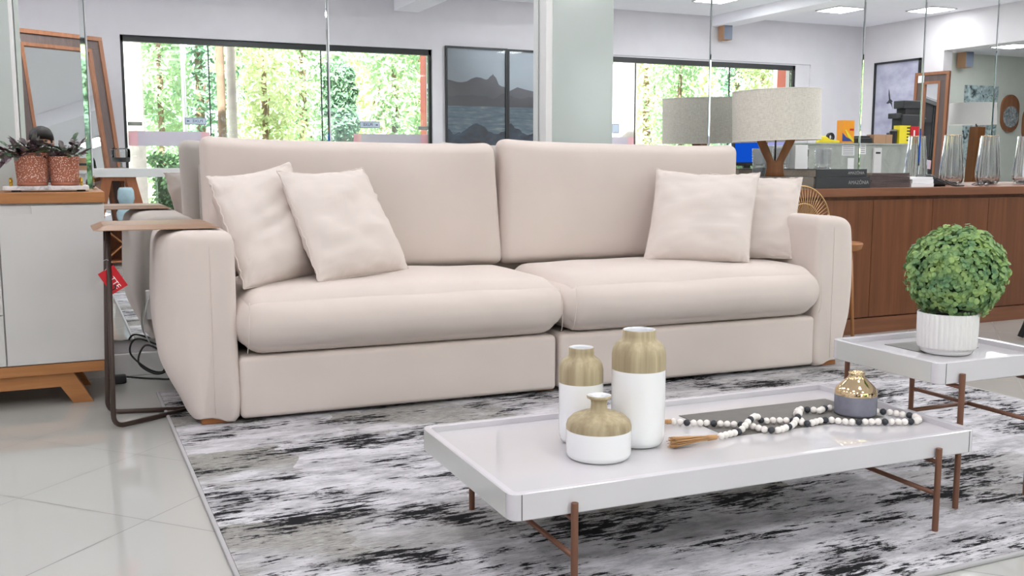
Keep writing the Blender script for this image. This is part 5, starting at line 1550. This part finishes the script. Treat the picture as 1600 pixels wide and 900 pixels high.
t = thing('black_canister', 'small black canister between the kraft carton and yellow carton', 'canister', ((x0 + x1) / 2, y, CZ))
obj('body', lathe([(0, 0.001), (0.032, 0.001), (0.032, 0.115), (0, 0.115)], ((x0 + x1) / 2, y - 0.035, CZ), 28), MT['black'], t, smooth=True, sharp=40)
obj('lid', lathe([(0, 0.1155), (0.033, 0.1155), (0.033, 0.128), (0, 0.130)], ((x0 + x1) / 2, y - 0.035, CZ), 28), MT['steel'], t, smooth=True, sharp=40)
x0, x1, y, h = on_counter(1406, 195, 1422, 221)
t = thing('yellow_carton', 'bright yellow carton standing on the counter beside a red carton', 'box', ((x0 + x1) / 2, y, CZ))
obj('carton', box(x0, x1 - 0.001, y - 0.07, y, CZ + 0.0005, CZ + 0.165), MT['yellow'], t)
for i in range(5): obj('printed_line', box(x0 + (x1 - x0) * 0.66, x1 - 0.008, y, y + 0.0006, CZ + 0.03 + i * 0.027, CZ + 0.042 + i * 0.027), MT['black'], t)
x0, x1, y, h = on_counter(1422, 196, 1435, 221)
t = thing('red_carton', 'red carton with white print standing at the counter end', 'box', ((x0 + x1) / 2, y, CZ))
obj('carton', box(x0 + 0.001, x1, y - 0.07, y, CZ + 0.0005, CZ + 0.160), MT['red'], t)
obj('printed_line', box((x0 + x1) / 2 - 0.008, (x0 + x1) / 2 + 0.008, y, y + 0.0006, CZ + 0.03, CZ + 0.125), MT['white_text'], t)
# tall charcoal till behind
a = seen(1397, 156, 7.1); b = seen(1436, 222, 7.1)
t = thing('office_printer', 'tall charcoal printer reflected behind the yellow and red cartons', 'printer', ((a.x + b.x) / 2, a.y, 0))
x0, x1, y, zt_ = a.x + 0.12, b.x + 0.02, a.y, a.z
obj('body', box(x0 + 0.0, x1, y - 0.14, y, 0.6, zt_ - 0.13, bev=0.01), MT['dark_box'], t)
obj('scanner_lid', box(x0 + 0.005, x1, y - 0.13, y + 0.0, zt_ - 0.075, zt_, bev=0.008), MT['dark_box'], t)
obj('neck', box(x0 + 0.04, x1, y - 0.12, y - 0.01, zt_ - 0.13, zt_ - 0.075), MT['black'], t)
obj('paper_tray', box(x0 - 0.07, x0 + 0.01, y - 0.12, y - 0.02, zt_ - 0.17, zt_ - 0.12, bev=0.006), MT['dark_box'], t)
obj('control_panel', box(x0 - 0.08, x0 + 0.02, y - 0.12, y - 0.01, zt_ - 0.40, zt_ - 0.30, bev=0.006), MT['dark_box'], t)
obj('stand', box(x0 + 0.02, x1 - 0.02, y - 0.13, y - 0.01, 0.0, 0.6), MT['white_paint'], t)

# wall speakers
def speaker(name, label, M4, w_=0.13, h_=0.21, d_=0.14):
    t = thing(name, label, 'speaker', M4 @ Vec((0, 0, 0)), 0, 'wall speakers')
    f = NB(); add_box(f, -w_ / 2, w_ / 2, 0.03, 0.03 + d_, -h_ / 2, h_ / 2, bev=0.006); f.transform(M4); obj('cabinet', f, MT['kraft'], t)
    f = NB(); add_box(f, -w_ / 2 + 0.006, w_ / 2 - 0.006, 0.03 + d_, 0.034 + d_, -h_ / 2 + 0.006, h_ / 2 - 0.006); f.transform(M4); obj('grille', f, MT['sign_edge'], t)
    f = NB(); add_box(f, -0.02, 0.02, 0.0, 0.03, -0.03, 0.03); f.transform(M4); obj('bracket', f, MT['white_paint'], t)
p = seen(1130, 51, 10.95)
speaker('wall_speaker', 'small grey speaker with wooden side high on the wall beside the ceiling beam', T(p.x, YS + 0.005, p.z) @ rot(0, 0, R(4)))

# next room seen through the opening at the far right of the mirror
speaker('wall_speaker', 'small speaker reflected in the opening above the white lamp', T(14.39, AY + 0.005, 2.73) @ rot(0, 0, R(4)), 0.17, 0.34, 0.2)
t = thing('abstract_picture', 'unframed grey-green abstract canvas reflected above the white lamp', 'picture', (14.95, AY, 1.0))
obj('canvas', box(14.549, 15.35, AY + 0.004, AY + 0.04, 0.85, 2.28, bev=0.003), MT['abstract_print'], t)
obj('stretcher', box(14.57, 15.33, AY + 0.001, AY + 0.0035, 0.87, 2.26), MT['kraft'], t)
t = thing('floor_lamp', 'white drum-shade lamp on a wooden column, reflected behind the glass vases', 'lamp', (12.66, -1.9, 0))
rs = 0.34
obj('lamp_shade', lathe([(rs, 1.50), (rs * 0.96, 1.82), (rs * 0.95, 1.82), (rs * 0.985, 1.50), (rs, 1.50)], (12.66, -1.9, 0), 48), MT['white_shade'], t, smooth=True, sharp=40)
b = NB(); add_prism(b, [(12.60, 0.03), (12.78, 0.03), (12.86, 1.47), (12.70, 1.47)], -1.98, -1.82, 'xz', bev=0.006)
obj('column', b, MT['wood_lamp'], t)
obj('stem', tube([(12.76, -1.9, 1.45), (12.66, -1.9, 1.78)], 0.01, 8), MT['black'], t)
obj('foot', box(12.45, 12.9, -2.1, -1.7, 0.001, 0.03, bev=0.004), MT['wood_lamp'], t)
def plaque(cx, cz, hw, hh, label):
    t = thing('wooden_plaque', label, 'wall plaque', (cx, AY, cz - hh), 0, 'oval wooden plaques')
    r = hw
    pts = [(cx + r * cos(R(180 * k / 16)), cz + (hh - r) + r * sin(R(180 * k / 16))) for k in range(17)]
    pts += [(cx + r * cos(R(180 + 180 * k / 16)), cz - (hh - r) + r * sin(R(180 + 180 * k / 16))) for k in range(17)]
    obj('board', prism(pts, AY + 0.002, AY + 0.04, 'xz', bev=0.004), MT['wood_frame'], t)
    pts = [(cx + 0.84 * r * cos(2 * pi * k / 32), cz - (hh - r) + 0.05 + 0.84 * r * sin(2 * pi * k / 32)) for k in range(32)]
    obj('marbled_disc', prism(pts, AY + 0.0405, AY + 0.055, 'xz', bev=0.002), MT['marbled'], t)
plaque(15.69, 1.81, 0.225, 0.335, 'oval wooden plaque with a grey marbled disc reflected at the far right')
plaque(16.26, 1.62, 0.225, 0.335, 'second oval wooden plaque cut off by the right edge of the photo')

# ------------------------------------------------------------------ garden outside the storefront
o = struct('ground', box(-20, 30, -45, YS - 0.22, -0.14, -0.04), MT['bounce_ground'])
struct('path', box(-2, 12, YS - 2.6, YS - 0.22, -0.04, -0.01), MT['paving'])
struct('trim_5', box(XL - 0.1, XR + 0.1, YS - 0.9, YS - 0.22, ZC - 0.12, ZC + 0.1), MT['ceiling'])
# terracotta columns at the ends of both shop windows
for i, (pxa, pxb) in enumerate(((656, 668), (1222, 1242))):
    a = seen(pxa, 100, 11.45); b = seen(pxb, 100, 11.45)
    t = thing('porch_column', ('terracotta porch column outside the right end of the glass doors', 'terracotta porch column outside the right shop window')[i], 'column', ((a.x + b.x) / 2, a.y, -0.01), 0, 'terracotta porch columns')
    w_ = b.x - a.x
    obj('shaft', box(-w_ / 2, w_ / 2 + 0.06, -0.1, 0.1, 0.0005, ZC - 0.12, bev=0.004), MT['rust'], t, local=True)
    obj('plinth', box(-w_ / 2 - 0.02, w_ / 2 + 0.08, -0.12, 0.12, 0.0005, 0.12, bev=0.004), MT['rust'], t, local=True)

def leaf_cloud(rn, c, rad, n, size, bm, dens=0.7):
    for i in range(n):
        d = Vec((rn.gauss(0, 1), rn.gauss(0, 1), rn.gauss(0, 1))).normalized()
        r = rn.uniform(0.55, 1.0) ** 0.6
        p = Vec((c[0] + d.x * rad[0] * r, c[1] + d.y * rad[1] * r, c[2] + d.z * rad[2] * r))
        nn = (d + Vec((rn.uniform(-1, 1), rn.uniform(-1, 1), rn.uniform(-0.3, 1.2)))).normalized()
        a = nn.orthogonal().normalized(); b = nn.cross(a); th = rn.uniform(0, 6.28)
        a, b = a * cos(th) + b * sin(th), b * cos(th) - a * sin(th)
        s = size * rn.uniform(0.6, 1.3)
        vs = [bm.verts.new(p + a * s), bm.verts.new(p + b * s * 0.42 + nn * s * 0.12), bm.verts.new(p - a * s), bm.verts.new(p - b * s * 0.42 + nn * s * 0.12)]
        bm.faces.new(vs)

def tree(label, x, y, h, trunk_r, blobs, mat, bark, n, size, seed, lean=0.0, name='garden_tree', fork=True):
    rn = random.Random(seed)
    t = thing(name, label, 'tree', (x, y, -0.04), 0, 'garden trees beyond the storefront')
    tb = NB()
    pts = smooth_path([(0, 0, 0), (lean * 0.3, 0.02, h * 0.33), (lean * 0.8, -0.03, h * 0.66), (lean, 0, h)], 5)
    add_tube(tb, pts, lambda q: trunk_r * (1.15 - 0.5 * q), 12)
    if fork:
        for bx, by, bz, rx, ry, rz in blobs[2:6]:
            add_tube(tb, smooth_path([pts[len(pts) // 2], ((bx + pts[-1].x) / 2, by / 2, (bz + h * 0.55) / 2), (bx, by, bz)], 4), lambda q: trunk_r * 0.5 * (1 - 0.75 * q), 8)
    obj('trunk', tb, bark, t, smooth=True, local=True)
    lb = NB()
    vol = sum(r[3] * r[5] for r in blobs)
    for bx, by, bz, rx, ry, rz in blobs:
        leaf_cloud(rn, (bx, by, bz), (rx, ry, rz), int(n * rx * rz / vol), size, lb)
    obj('foliage', lb, mat, t, local=True)
    return t
def blobs(seed, hw, z0, z1, k, r, hd):
    rn = random.Random(seed)
    return [(rn.uniform(-1, 1) * max(0.05, hw - r), rn.uniform(-1, 1) * max(0.02, hd - r * 0.6), z0 + (z1 - z0) * (i + 0.5) / k, r * rn.uniform(0.8, 1.0), min(hd, r * 0.6), r * rn.uniform(0.6, 0.9)) for i in range(k)]
ROWS = [   # px, depth of mirror image, half width, half depth, foliage from..to, blobs, blob size, foliage, label
    (258, 15.2, 0.55, 0.65, 0.8, 3.6, 9, 0.48, 'leaf_a', 'broad green tree seen through the left glass door'),
    (420, 15.2, 0.80, 0.65, 0.6, 3.4, 11, 0.62, 'leaf_c', 'yellow-green tree behind the middle glass panel'),
    (531, 15.1, 0.26, 0.40, 0.5, 2.4, 8, 0.26, 'leaf_b', 'small dark-leaved tree just right of the mirror seam'),
    (612, 15.2, 0.62, 0.65, 0.6, 3.4, 10, 0.55, 'leaf_a', 'bright leafy tree beside the terracotta column of the glass doors'),
    (1062, 15.2, 0.70, 0.65, 0.8, 3.6, 10, 0.6, 'leaf_a', 'leafy tree behind the left part of the right shop window'),
    (1190, 15.2, 0.75, 0.65, 0.8, 3.6, 10, 0.6, 'leaf_c', 'sunlit tree behind the right shop window above the lamp shade'),
    (320, 17.4, 1.0, 0.7, 0.6, 4.4, 12, 0.8, 'leaf_b', 'deep green tree behind the left glass door'),
    (480, 17.4, 0.95, 0.7, 0.6, 4.4, 12, 0.8, 'leaf_a', 'bright tree behind the mirror seam over the sofa'),
    (650, 17.4, 0.95, 0.7, 0.6, 4.4, 12, 0.8, 'leaf_c', 'pale tree mostly behind the terracotta column'),
    (1010, 17.4, 0.95, 0.7, 0.6, 4.4, 12, 0.8, 'leaf_c', 'pale tree behind the palm trunk at the right shop window'),
    (1150, 17.4, 1.0, 0.7, 0.6, 4.4, 12, 0.8, 'leaf_b', 'dark green tree in the middle of the right shop window'),
    (1290, 17.4, 1.0, 0.7, 0.6, 4.4, 10, 0.8, 'leaf_b', 'dark green tree beside the right terracotta column'),
    (215, 20.4, 1.15, 1.1, 0.6, 6.0, 12, 1.2, 'leaf_a', 'tall tree far behind the pale palm trunk'),
    (420, 20.4, 1.15, 1.1, 0.6, 6.0, 12, 1.15, 'leaf_a', 'tall tree far behind the middle glass panel'),
    (590, 20.4, 1.2, 1.1, 0.6, 6.0, 12, 1.1, 'leaf_c', 'tall pale tree far behind the right glass door'),
    (1075, 20.4, 1.3, 1.1, 0.6, 6.0, 12, 1.15, 'leaf_c', 'tall pale tree far behind the right shop window'),
    (1230, 20.4, 1.3, 1.1, 0.6, 6.0, 12, 1.15, 'leaf_a', 'tall tree far behind the right terracotta column'),
]
for i, (px_, yv, hw, hd_, z0, z1, k, r, mt, lb) in enumerate(ROWS):
    p = seen(px_, 200, yv)
    tree(lb, p.x, p.y, z1 * 0.75, 0.05 if yv < 16 else 0.08, blobs(i * 7 + 3, hw, z0, z1, k, r, hd_), MT[mt], MT['bark'], 3000, 0.060 if yv < 16 else 0.075 if yv < 19 else 0.11, 50 + i)
# palm trunks
def palm(px0, px1, yv, label, h=5.2, bark='palm_bark', fr=12, lean=0.0):
    a = seen(px0, 150, yv); b = seen(px1, 150, yv)
    x, r = (a.x + b.x) / 2, (b.x - a.x) / 2
    t = thing('palm_tree', label, 'palm tree', (x, a.y, -0.04), 0, 'palm trees outside')
    prof = []
    m = 40
    for i in range(m + 1):
        z = h * i / m
        prof.append((r * (1.05 - 0.12 * i / m) * (1 + 0.035 * (i % 2)), z))
    obj('trunk', lathe([(0, 0)] + prof + [(0, h)], seg=20), MT[bark], t, smooth=True, local=True)
    f = NB(); rn = random.Random(px0)
    for k in range(fr):
        an = 2 * pi * k / fr; L = 0.40
        base = Vec((0, 0, h)); prev = None
        for i in range(14):
            s = i / 13
            c = base + Vec((cos(an) * L * s, sin(an) * L * s, 0.9 * s - 1.9 * s * s))
            if prev is not None:
                d = (c - prev).normalized(); sd = d.cross(Vec((0, 0, 1))).normalized()
                for g_ in (-1, 1):
                    q = prev.lerp(c, 0.5); ln = 0.12 * sin(pi * min(1, s + 0.12)) + 0.05
                    e = q + sd * g_ * ln + d * 0.18 + Vec((0, 0, -0.25 * ln))
                    v = [f.verts.new(q - d * 0.03), f.verts.new(q + d * 0.03), f.verts.new(e)]
                    f.faces.new(v)
            prev = c
    obj('fronds', f, MT['leaf_a'], t, local=True)
palm(198, 229, 13.2, 'thick pale palm trunk outside the left glass door')
palm(962, 992, 13.2, 'thick pale palm trunk outside the right shop window beside the pilaster')
palm(344, 357, 12.95, 'slim brown palm trunk behind the middle glass panel', 4.6, 'bark')
palm(359, 374, 12.1, 'slim pale trunk beside the brown palm trunk', 4.8, 'palm_bark', 8)
a = seen(289, 150, 12.6); b = seen(296, 150, 12.6)
t = thing('lamp_post', 'white garden post outside the left glass door', 'post', ((a.x + b.x) / 2, a.y, -0.04))
obj('shaft', lathe([(0, 0), ((b.x - a.x) / 2, 0), ((b.x - a.x) / 2, 3.0), (0, 3.0)], seg=20), MT['white_paint'], t, smooth=True, local=True, sharp=40)
obj('head', lathe([(0, 3.0), (0.12, 3.0), (0.15, 3.2), (0.08, 3.36), (0, 3.4)], seg=20), MT['white_shade'], t, smooth=True, local=True)
obj('base', lathe([(0, 0.0), (0.10, 0.0), (0.10, 0.04), (0.05, 0.09), (0, 0.09)], seg=20), MT['white_paint'], t, smooth=True, local=True, sharp=40)
# hedges beyond the path
def hedge(label, x0, x1, y0, y1, h, seed):
    rn = random.Random(seed)
    t = thing('hedge', label, 'hedge', ((x0 + x1) / 2, (y0 + y1) / 2, -0.04), 0, 'clipped hedges outside')
    obj('twigs', box(x0 + 0.06, x1 - 0.06, y0 + 0.06, y1 - 0.06, -0.03, h - 0.08), MT['leaf_core'], t)
    f = NB()
    for i in range(int(2200 * (x1 - x0))):
        p = Vec((rn.uniform(x0, x1), rn.choice((y0, y1)) if rn.random() < 0.6 else rn.uniform(y0, y1), rn.uniform(0, h)))
        if y0 < p.y < y1: p.z = h
        p += Vec((rn.gauss(0, .03), rn.gauss(0, .03), rn.gauss(0, .03)))
        leaf = Vec((rn.uniform(-1, 1), rn.uniform(-1, 1), rn.uniform(-0.3, 1))).normalized(); a = leaf.orthogonal().normalized(); b = leaf.cross(a); s = rn.uniform(0.02, 0.045)
        f.faces.new([f.verts.new(p + a * s), f.verts.new(p + b * s * .5), f.verts.new(p - a * s), f.verts.new(p - b * s * .5)])
    obj('foliage', f, MT['hedge'], t)
p = seen(243, 250, 13.6)
hedge('low clipped hedge seen under the lilac band of the left glass door', p.x, p.x + 3.0, p.y - 0.5, p.y, 0.98, 5)
p = seen(1040, 250, 13.8)
hedge('low clipped hedge behind the right shop window', p.x - 0.4, p.x + 4.0, p.y - 0.5, p.y, 1.0, 6)

# ------------------------------------------------------------------ photographer, of whom the mirror shows the top of the head
hd = seen(65, 222, 9.32)
t = thing('person', 'dark-haired person crouching with a camera, reflected behind the potted plants', 'person', (hd.x, hd.y - 0.12, 0))
HX, HY, HZ = hd.x, hd.y, hd.z - 0.02
def skin_mesh(name, verts, edges, radii, mat, sub=2):
    me = bpy.data.meshes.new(name); me.from_pydata(verts, edges, [])
    o = bpy.data.objects.new(name, me); col.objects.link(o)
    md = o.modifiers.new('skin', 'SKIN'); md.use_smooth_shade = True
    for i, r in enumerate(radii):
        sv = me.skin_vertices[0].data[i]; sv.radius = (r, r) if not isinstance(r, tuple) else r; sv.use_root = (i == 0)
    s2 = o.modifiers.new('sub', 'SUBSURF'); s2.levels = sub; s2.render_levels = sub
    dg = bpy.context.evaluated_depsgraph_get(); dg.update()
    m2 = bpy.data.meshes.new_from_object(o.evaluated_get(dg))
    bpy.data.objects.remove(o, do_unlink=True); bpy.data.meshes.remove(me)
    bm = bmesh.new(); bm.from_mesh(m2); bpy.data.meshes.remove(m2)
    return bm
bx, by = HX, HY - 0.10
V = [(bx, by - 0.16, 0.46), (bx, by - 0.13, 0.60), (bx, by - 0.07, 0.78), (bx, by - 0.03, 0.93), (bx, by, 1.01), (bx, by + 0.05, 1.07), (HX, HY - 0.01, HZ + 0.01), (HX, HY - 0.01, HZ + 0.06),
     (bx - 0.17, by - 0.03, 0.93), (bx - 0.20, by + 0.02, 0.70), (bx - 0.10, by + 0.17, 0.83), (bx - 0.03, by + 0.22, 0.88),
     (bx + 0.17, by - 0.03, 0.93), (bx + 0.22, by + 0.02, 0.70), (bx + 0.21, by + 0.16, 0.82), (bx + 0.20, by + 0.22, 0.87),
     (bx - 0.12, by - 0.08, 0.42), (bx - 0.14, by + 0.22, 0.50), (bx - 0.14, by + 0.18, 0.12), (bx - 0.14, by + 0.30, 0.04),
     (bx + 0.13, by - 0.08, 0.40), (bx + 0.15, by + 0.14, 0.09), (bx + 0.15, by - 0.22, 0.075), (bx + 0.15, by - 0.38, 0.04)]
Eg = [(0, 1), (1, 2), (2, 3), (3, 4), (4, 5), (5, 6), (6, 7), (3, 8), (8, 9), (9, 10), (10, 11), (3, 12), (12, 13), (13, 14), (14, 15), (0, 16), (16, 17), (17, 18), (18, 19), (0, 20), (20, 21), (21, 22), (22, 23)]
Rd = [0.13, 0.125, 0.135, 0.12, 0.055, 0.052, 0.085, 0.08, 0.062, 0.045, 0.034, 0.028, 0.062, 0.045, 0.034, 0.028, 0.10, 0.065, 0.045, 0.035, 0.10, 0.07, 0.05, 0.035]
obj('body', skin_mesh('body', V, Eg, [r * (0.72 if i in (0, 1, 16, 20) else 1.0) for i, r in enumerate(Rd)], None), MT['skin'], t, smooth=True)
sh_v = [0, 1, 2, 3, 4, 8, 9, 12, 13]
ix = {v: i for i, v in enumerate(sh_v)}
obj('shirt', skin_mesh('shirt', [(bx, by - 0.15, 0.37) if i == 0 else V[i] for i in sh_v], [(ix[a], ix[b]) for a, b in Eg if a in ix and b in ix], [0.165 if i == 0 else Rd[i] * 1.16 + 0.012 for i in sh_v], None), MT['shirt'], t, smooth=True)
tr_v = [0, 1, 16, 17, 18, 20, 21, 22]
ix = {v: i for i, v in enumerate(tr_v)}
obj('trousers', skin_mesh('trousers', [V[i] for i in tr_v], [(ix[a], ix[b]) for a, b in Eg if a in ix and b in ix], [Rd[i] * (1.16 if i != 1 else 1.0) + 0.012 for i in tr_v], None), MT['jeans'], t, smooth=True)
for a, b in ((18, 19), (22, 23)):
    A_, B_ = Vec(V[a]), Vec(V[b])
    c = soft_box(-0.045, 0.045, -0.12, 0.13, 0, 0.09, (0.04, 0.05, 0.03), (3, 6, 3))
    c.transform(T((A_.x + B_.x) / 2, (A_.y + B_.y) / 2 + 0.02, 0.001)); obj('shoe', c, MT['black'], t, smooth=True)
def fh(p, q, h):
    p = p.copy()
    if q.y > -0.2 and q.z < 0.30:      # hairline: the face stays free
        p.y *= 0.25 + 0.75 * max(0.0, min(1.0, (q.z + 0.05) / 0.35)) if q.y > 0 else 1.0
        p.x *= 1.0
    p *= 1 + 0.03 * noise.noise(p * 30); return p
obj('hair', soft_box(HX - 0.097, HX + 0.097, HY - 0.115, HY + 0.095, HZ - 0.07, HZ + 0.155, (0.094, 0.1, 0.105), (6, 8, 6), fh), MT['hair'], t, smooth=True)
obj('nose', soft_box(HX - 0.014, HX + 0.014, HY + 0.042, HY + 0.082, HZ - 0.015, HZ + 0.03, (0.012, 0.016, 0.018), (2, 2, 2)), MT['skin'], t, smooth=True)
for s in (-1, 1):
    obj('ear', soft_box(HX + s * 0.088 - 0.009, HX + s * 0.088 + 0.009, HY - 0.03, HY + 0.01, HZ - 0.02, HZ + 0.04, (0.008, 0.018, 0.024), (1, 2, 2)), MT['skin'], t, smooth=True)
    obj('eye', soft_box(HX + s * 0.034 - 0.013, HX + s * 0.034 + 0.013, HY + 0.043, HY + 0.061, HZ + 0.022, HZ + 0.036, (0.012, 0.008, 0.006), (2, 1, 1)), MT['black'], t, smooth=True)
obj('mouth', soft_box(HX - 0.024, HX + 0.024, HY + 0.030, HY + 0.048, HZ - 0.045, HZ - 0.035, (0.01, 0.006, 0.0045), (2, 1, 1)), MT['rust'], t, smooth=True)
def hand(w0, aim, s):
    w0 = Vec(w0); aim = Vec(aim).normalized(); sd = aim.cross(Vec((0, 0, 1))).normalized() * s; up = sd.cross(aim)
    vs = [tuple(w0), tuple(w0 + aim * 0.05), tuple(w0 + aim * 0.085)]; es = [(0, 1), (1, 2)]; rs = [0.026, 0.03, 0.028]
    for k, (off, L) in enumerate(((-0.03, 0.062), (-0.010, 0.074), (0.010, 0.069), (0.029, 0.053))):
        b0 = w0 + aim * 0.088 + sd * off; i = len(vs)
        vs += [tuple(b0), tuple(b0 + aim * L * 0.5 + up * 0.012), tuple(b0 + aim * L * 0.75 - up * 0.018)]
        es += [(2, i), (i, i + 1), (i + 1, i + 2)]; rs += [0.0105, 0.0092, 0.0080]
    b0 = w0 + aim * 0.03 - sd * 0.028; i = len(vs)
    vs += [tuple(b0), tuple(b0 + aim * 0.03 - sd * 0.022), tuple(b0 + aim * 0.055 - sd * 0.018 - up * 0.012)]
    es += [(1, i), (i, i + 1), (i + 1, i + 2)]; rs += [0.013, 0.011, 0.009]
    obj('hand', skin_mesh('hand', vs, es, rs, None, 1), MT['skin'], t, smooth=True)
hand(V[11], (0.25, 0.5, 0.35), -1)
hand(V[15], (-0.25, 0.5, 0.35), 1)
cx_, cy_ = 0.0, -0.12
t = thing('camera', 'black photo camera held by the crouching person', 'camera', (0, -0.1, 0.92))
MC = T(0, 0, 0.92) @ rot(0, 0, -YAW)
f = NB(); add_box(f, -0.068, 0.068, -0.17, -0.115, -0.045, 0.045, bev=0.01); add_prism(f, [(-0.03, 0.044), (0.03, 0.044), (0.02, 0.068), (-0.02, 0.068)], -0.165, -0.12, 'xz', bev=0.003)
f.transform(MC); obj('body', f, MT['black'], t, smooth=True, sharp=30)
f = lathe([(0.031, 0), (0.034, 0.01), (0.034, 0.06), (0.037, 0.075), (0.037, 0.085), (0.032, 0.085), (0.03, 0.07), (0, 0.068)], (0, 0, 0), 32)
f.transform(MC @ T(0, -0.115, -0.004) @ rot(-pi / 2)); obj('lens', f, MT['black'], t, smooth=True, sharp=40)
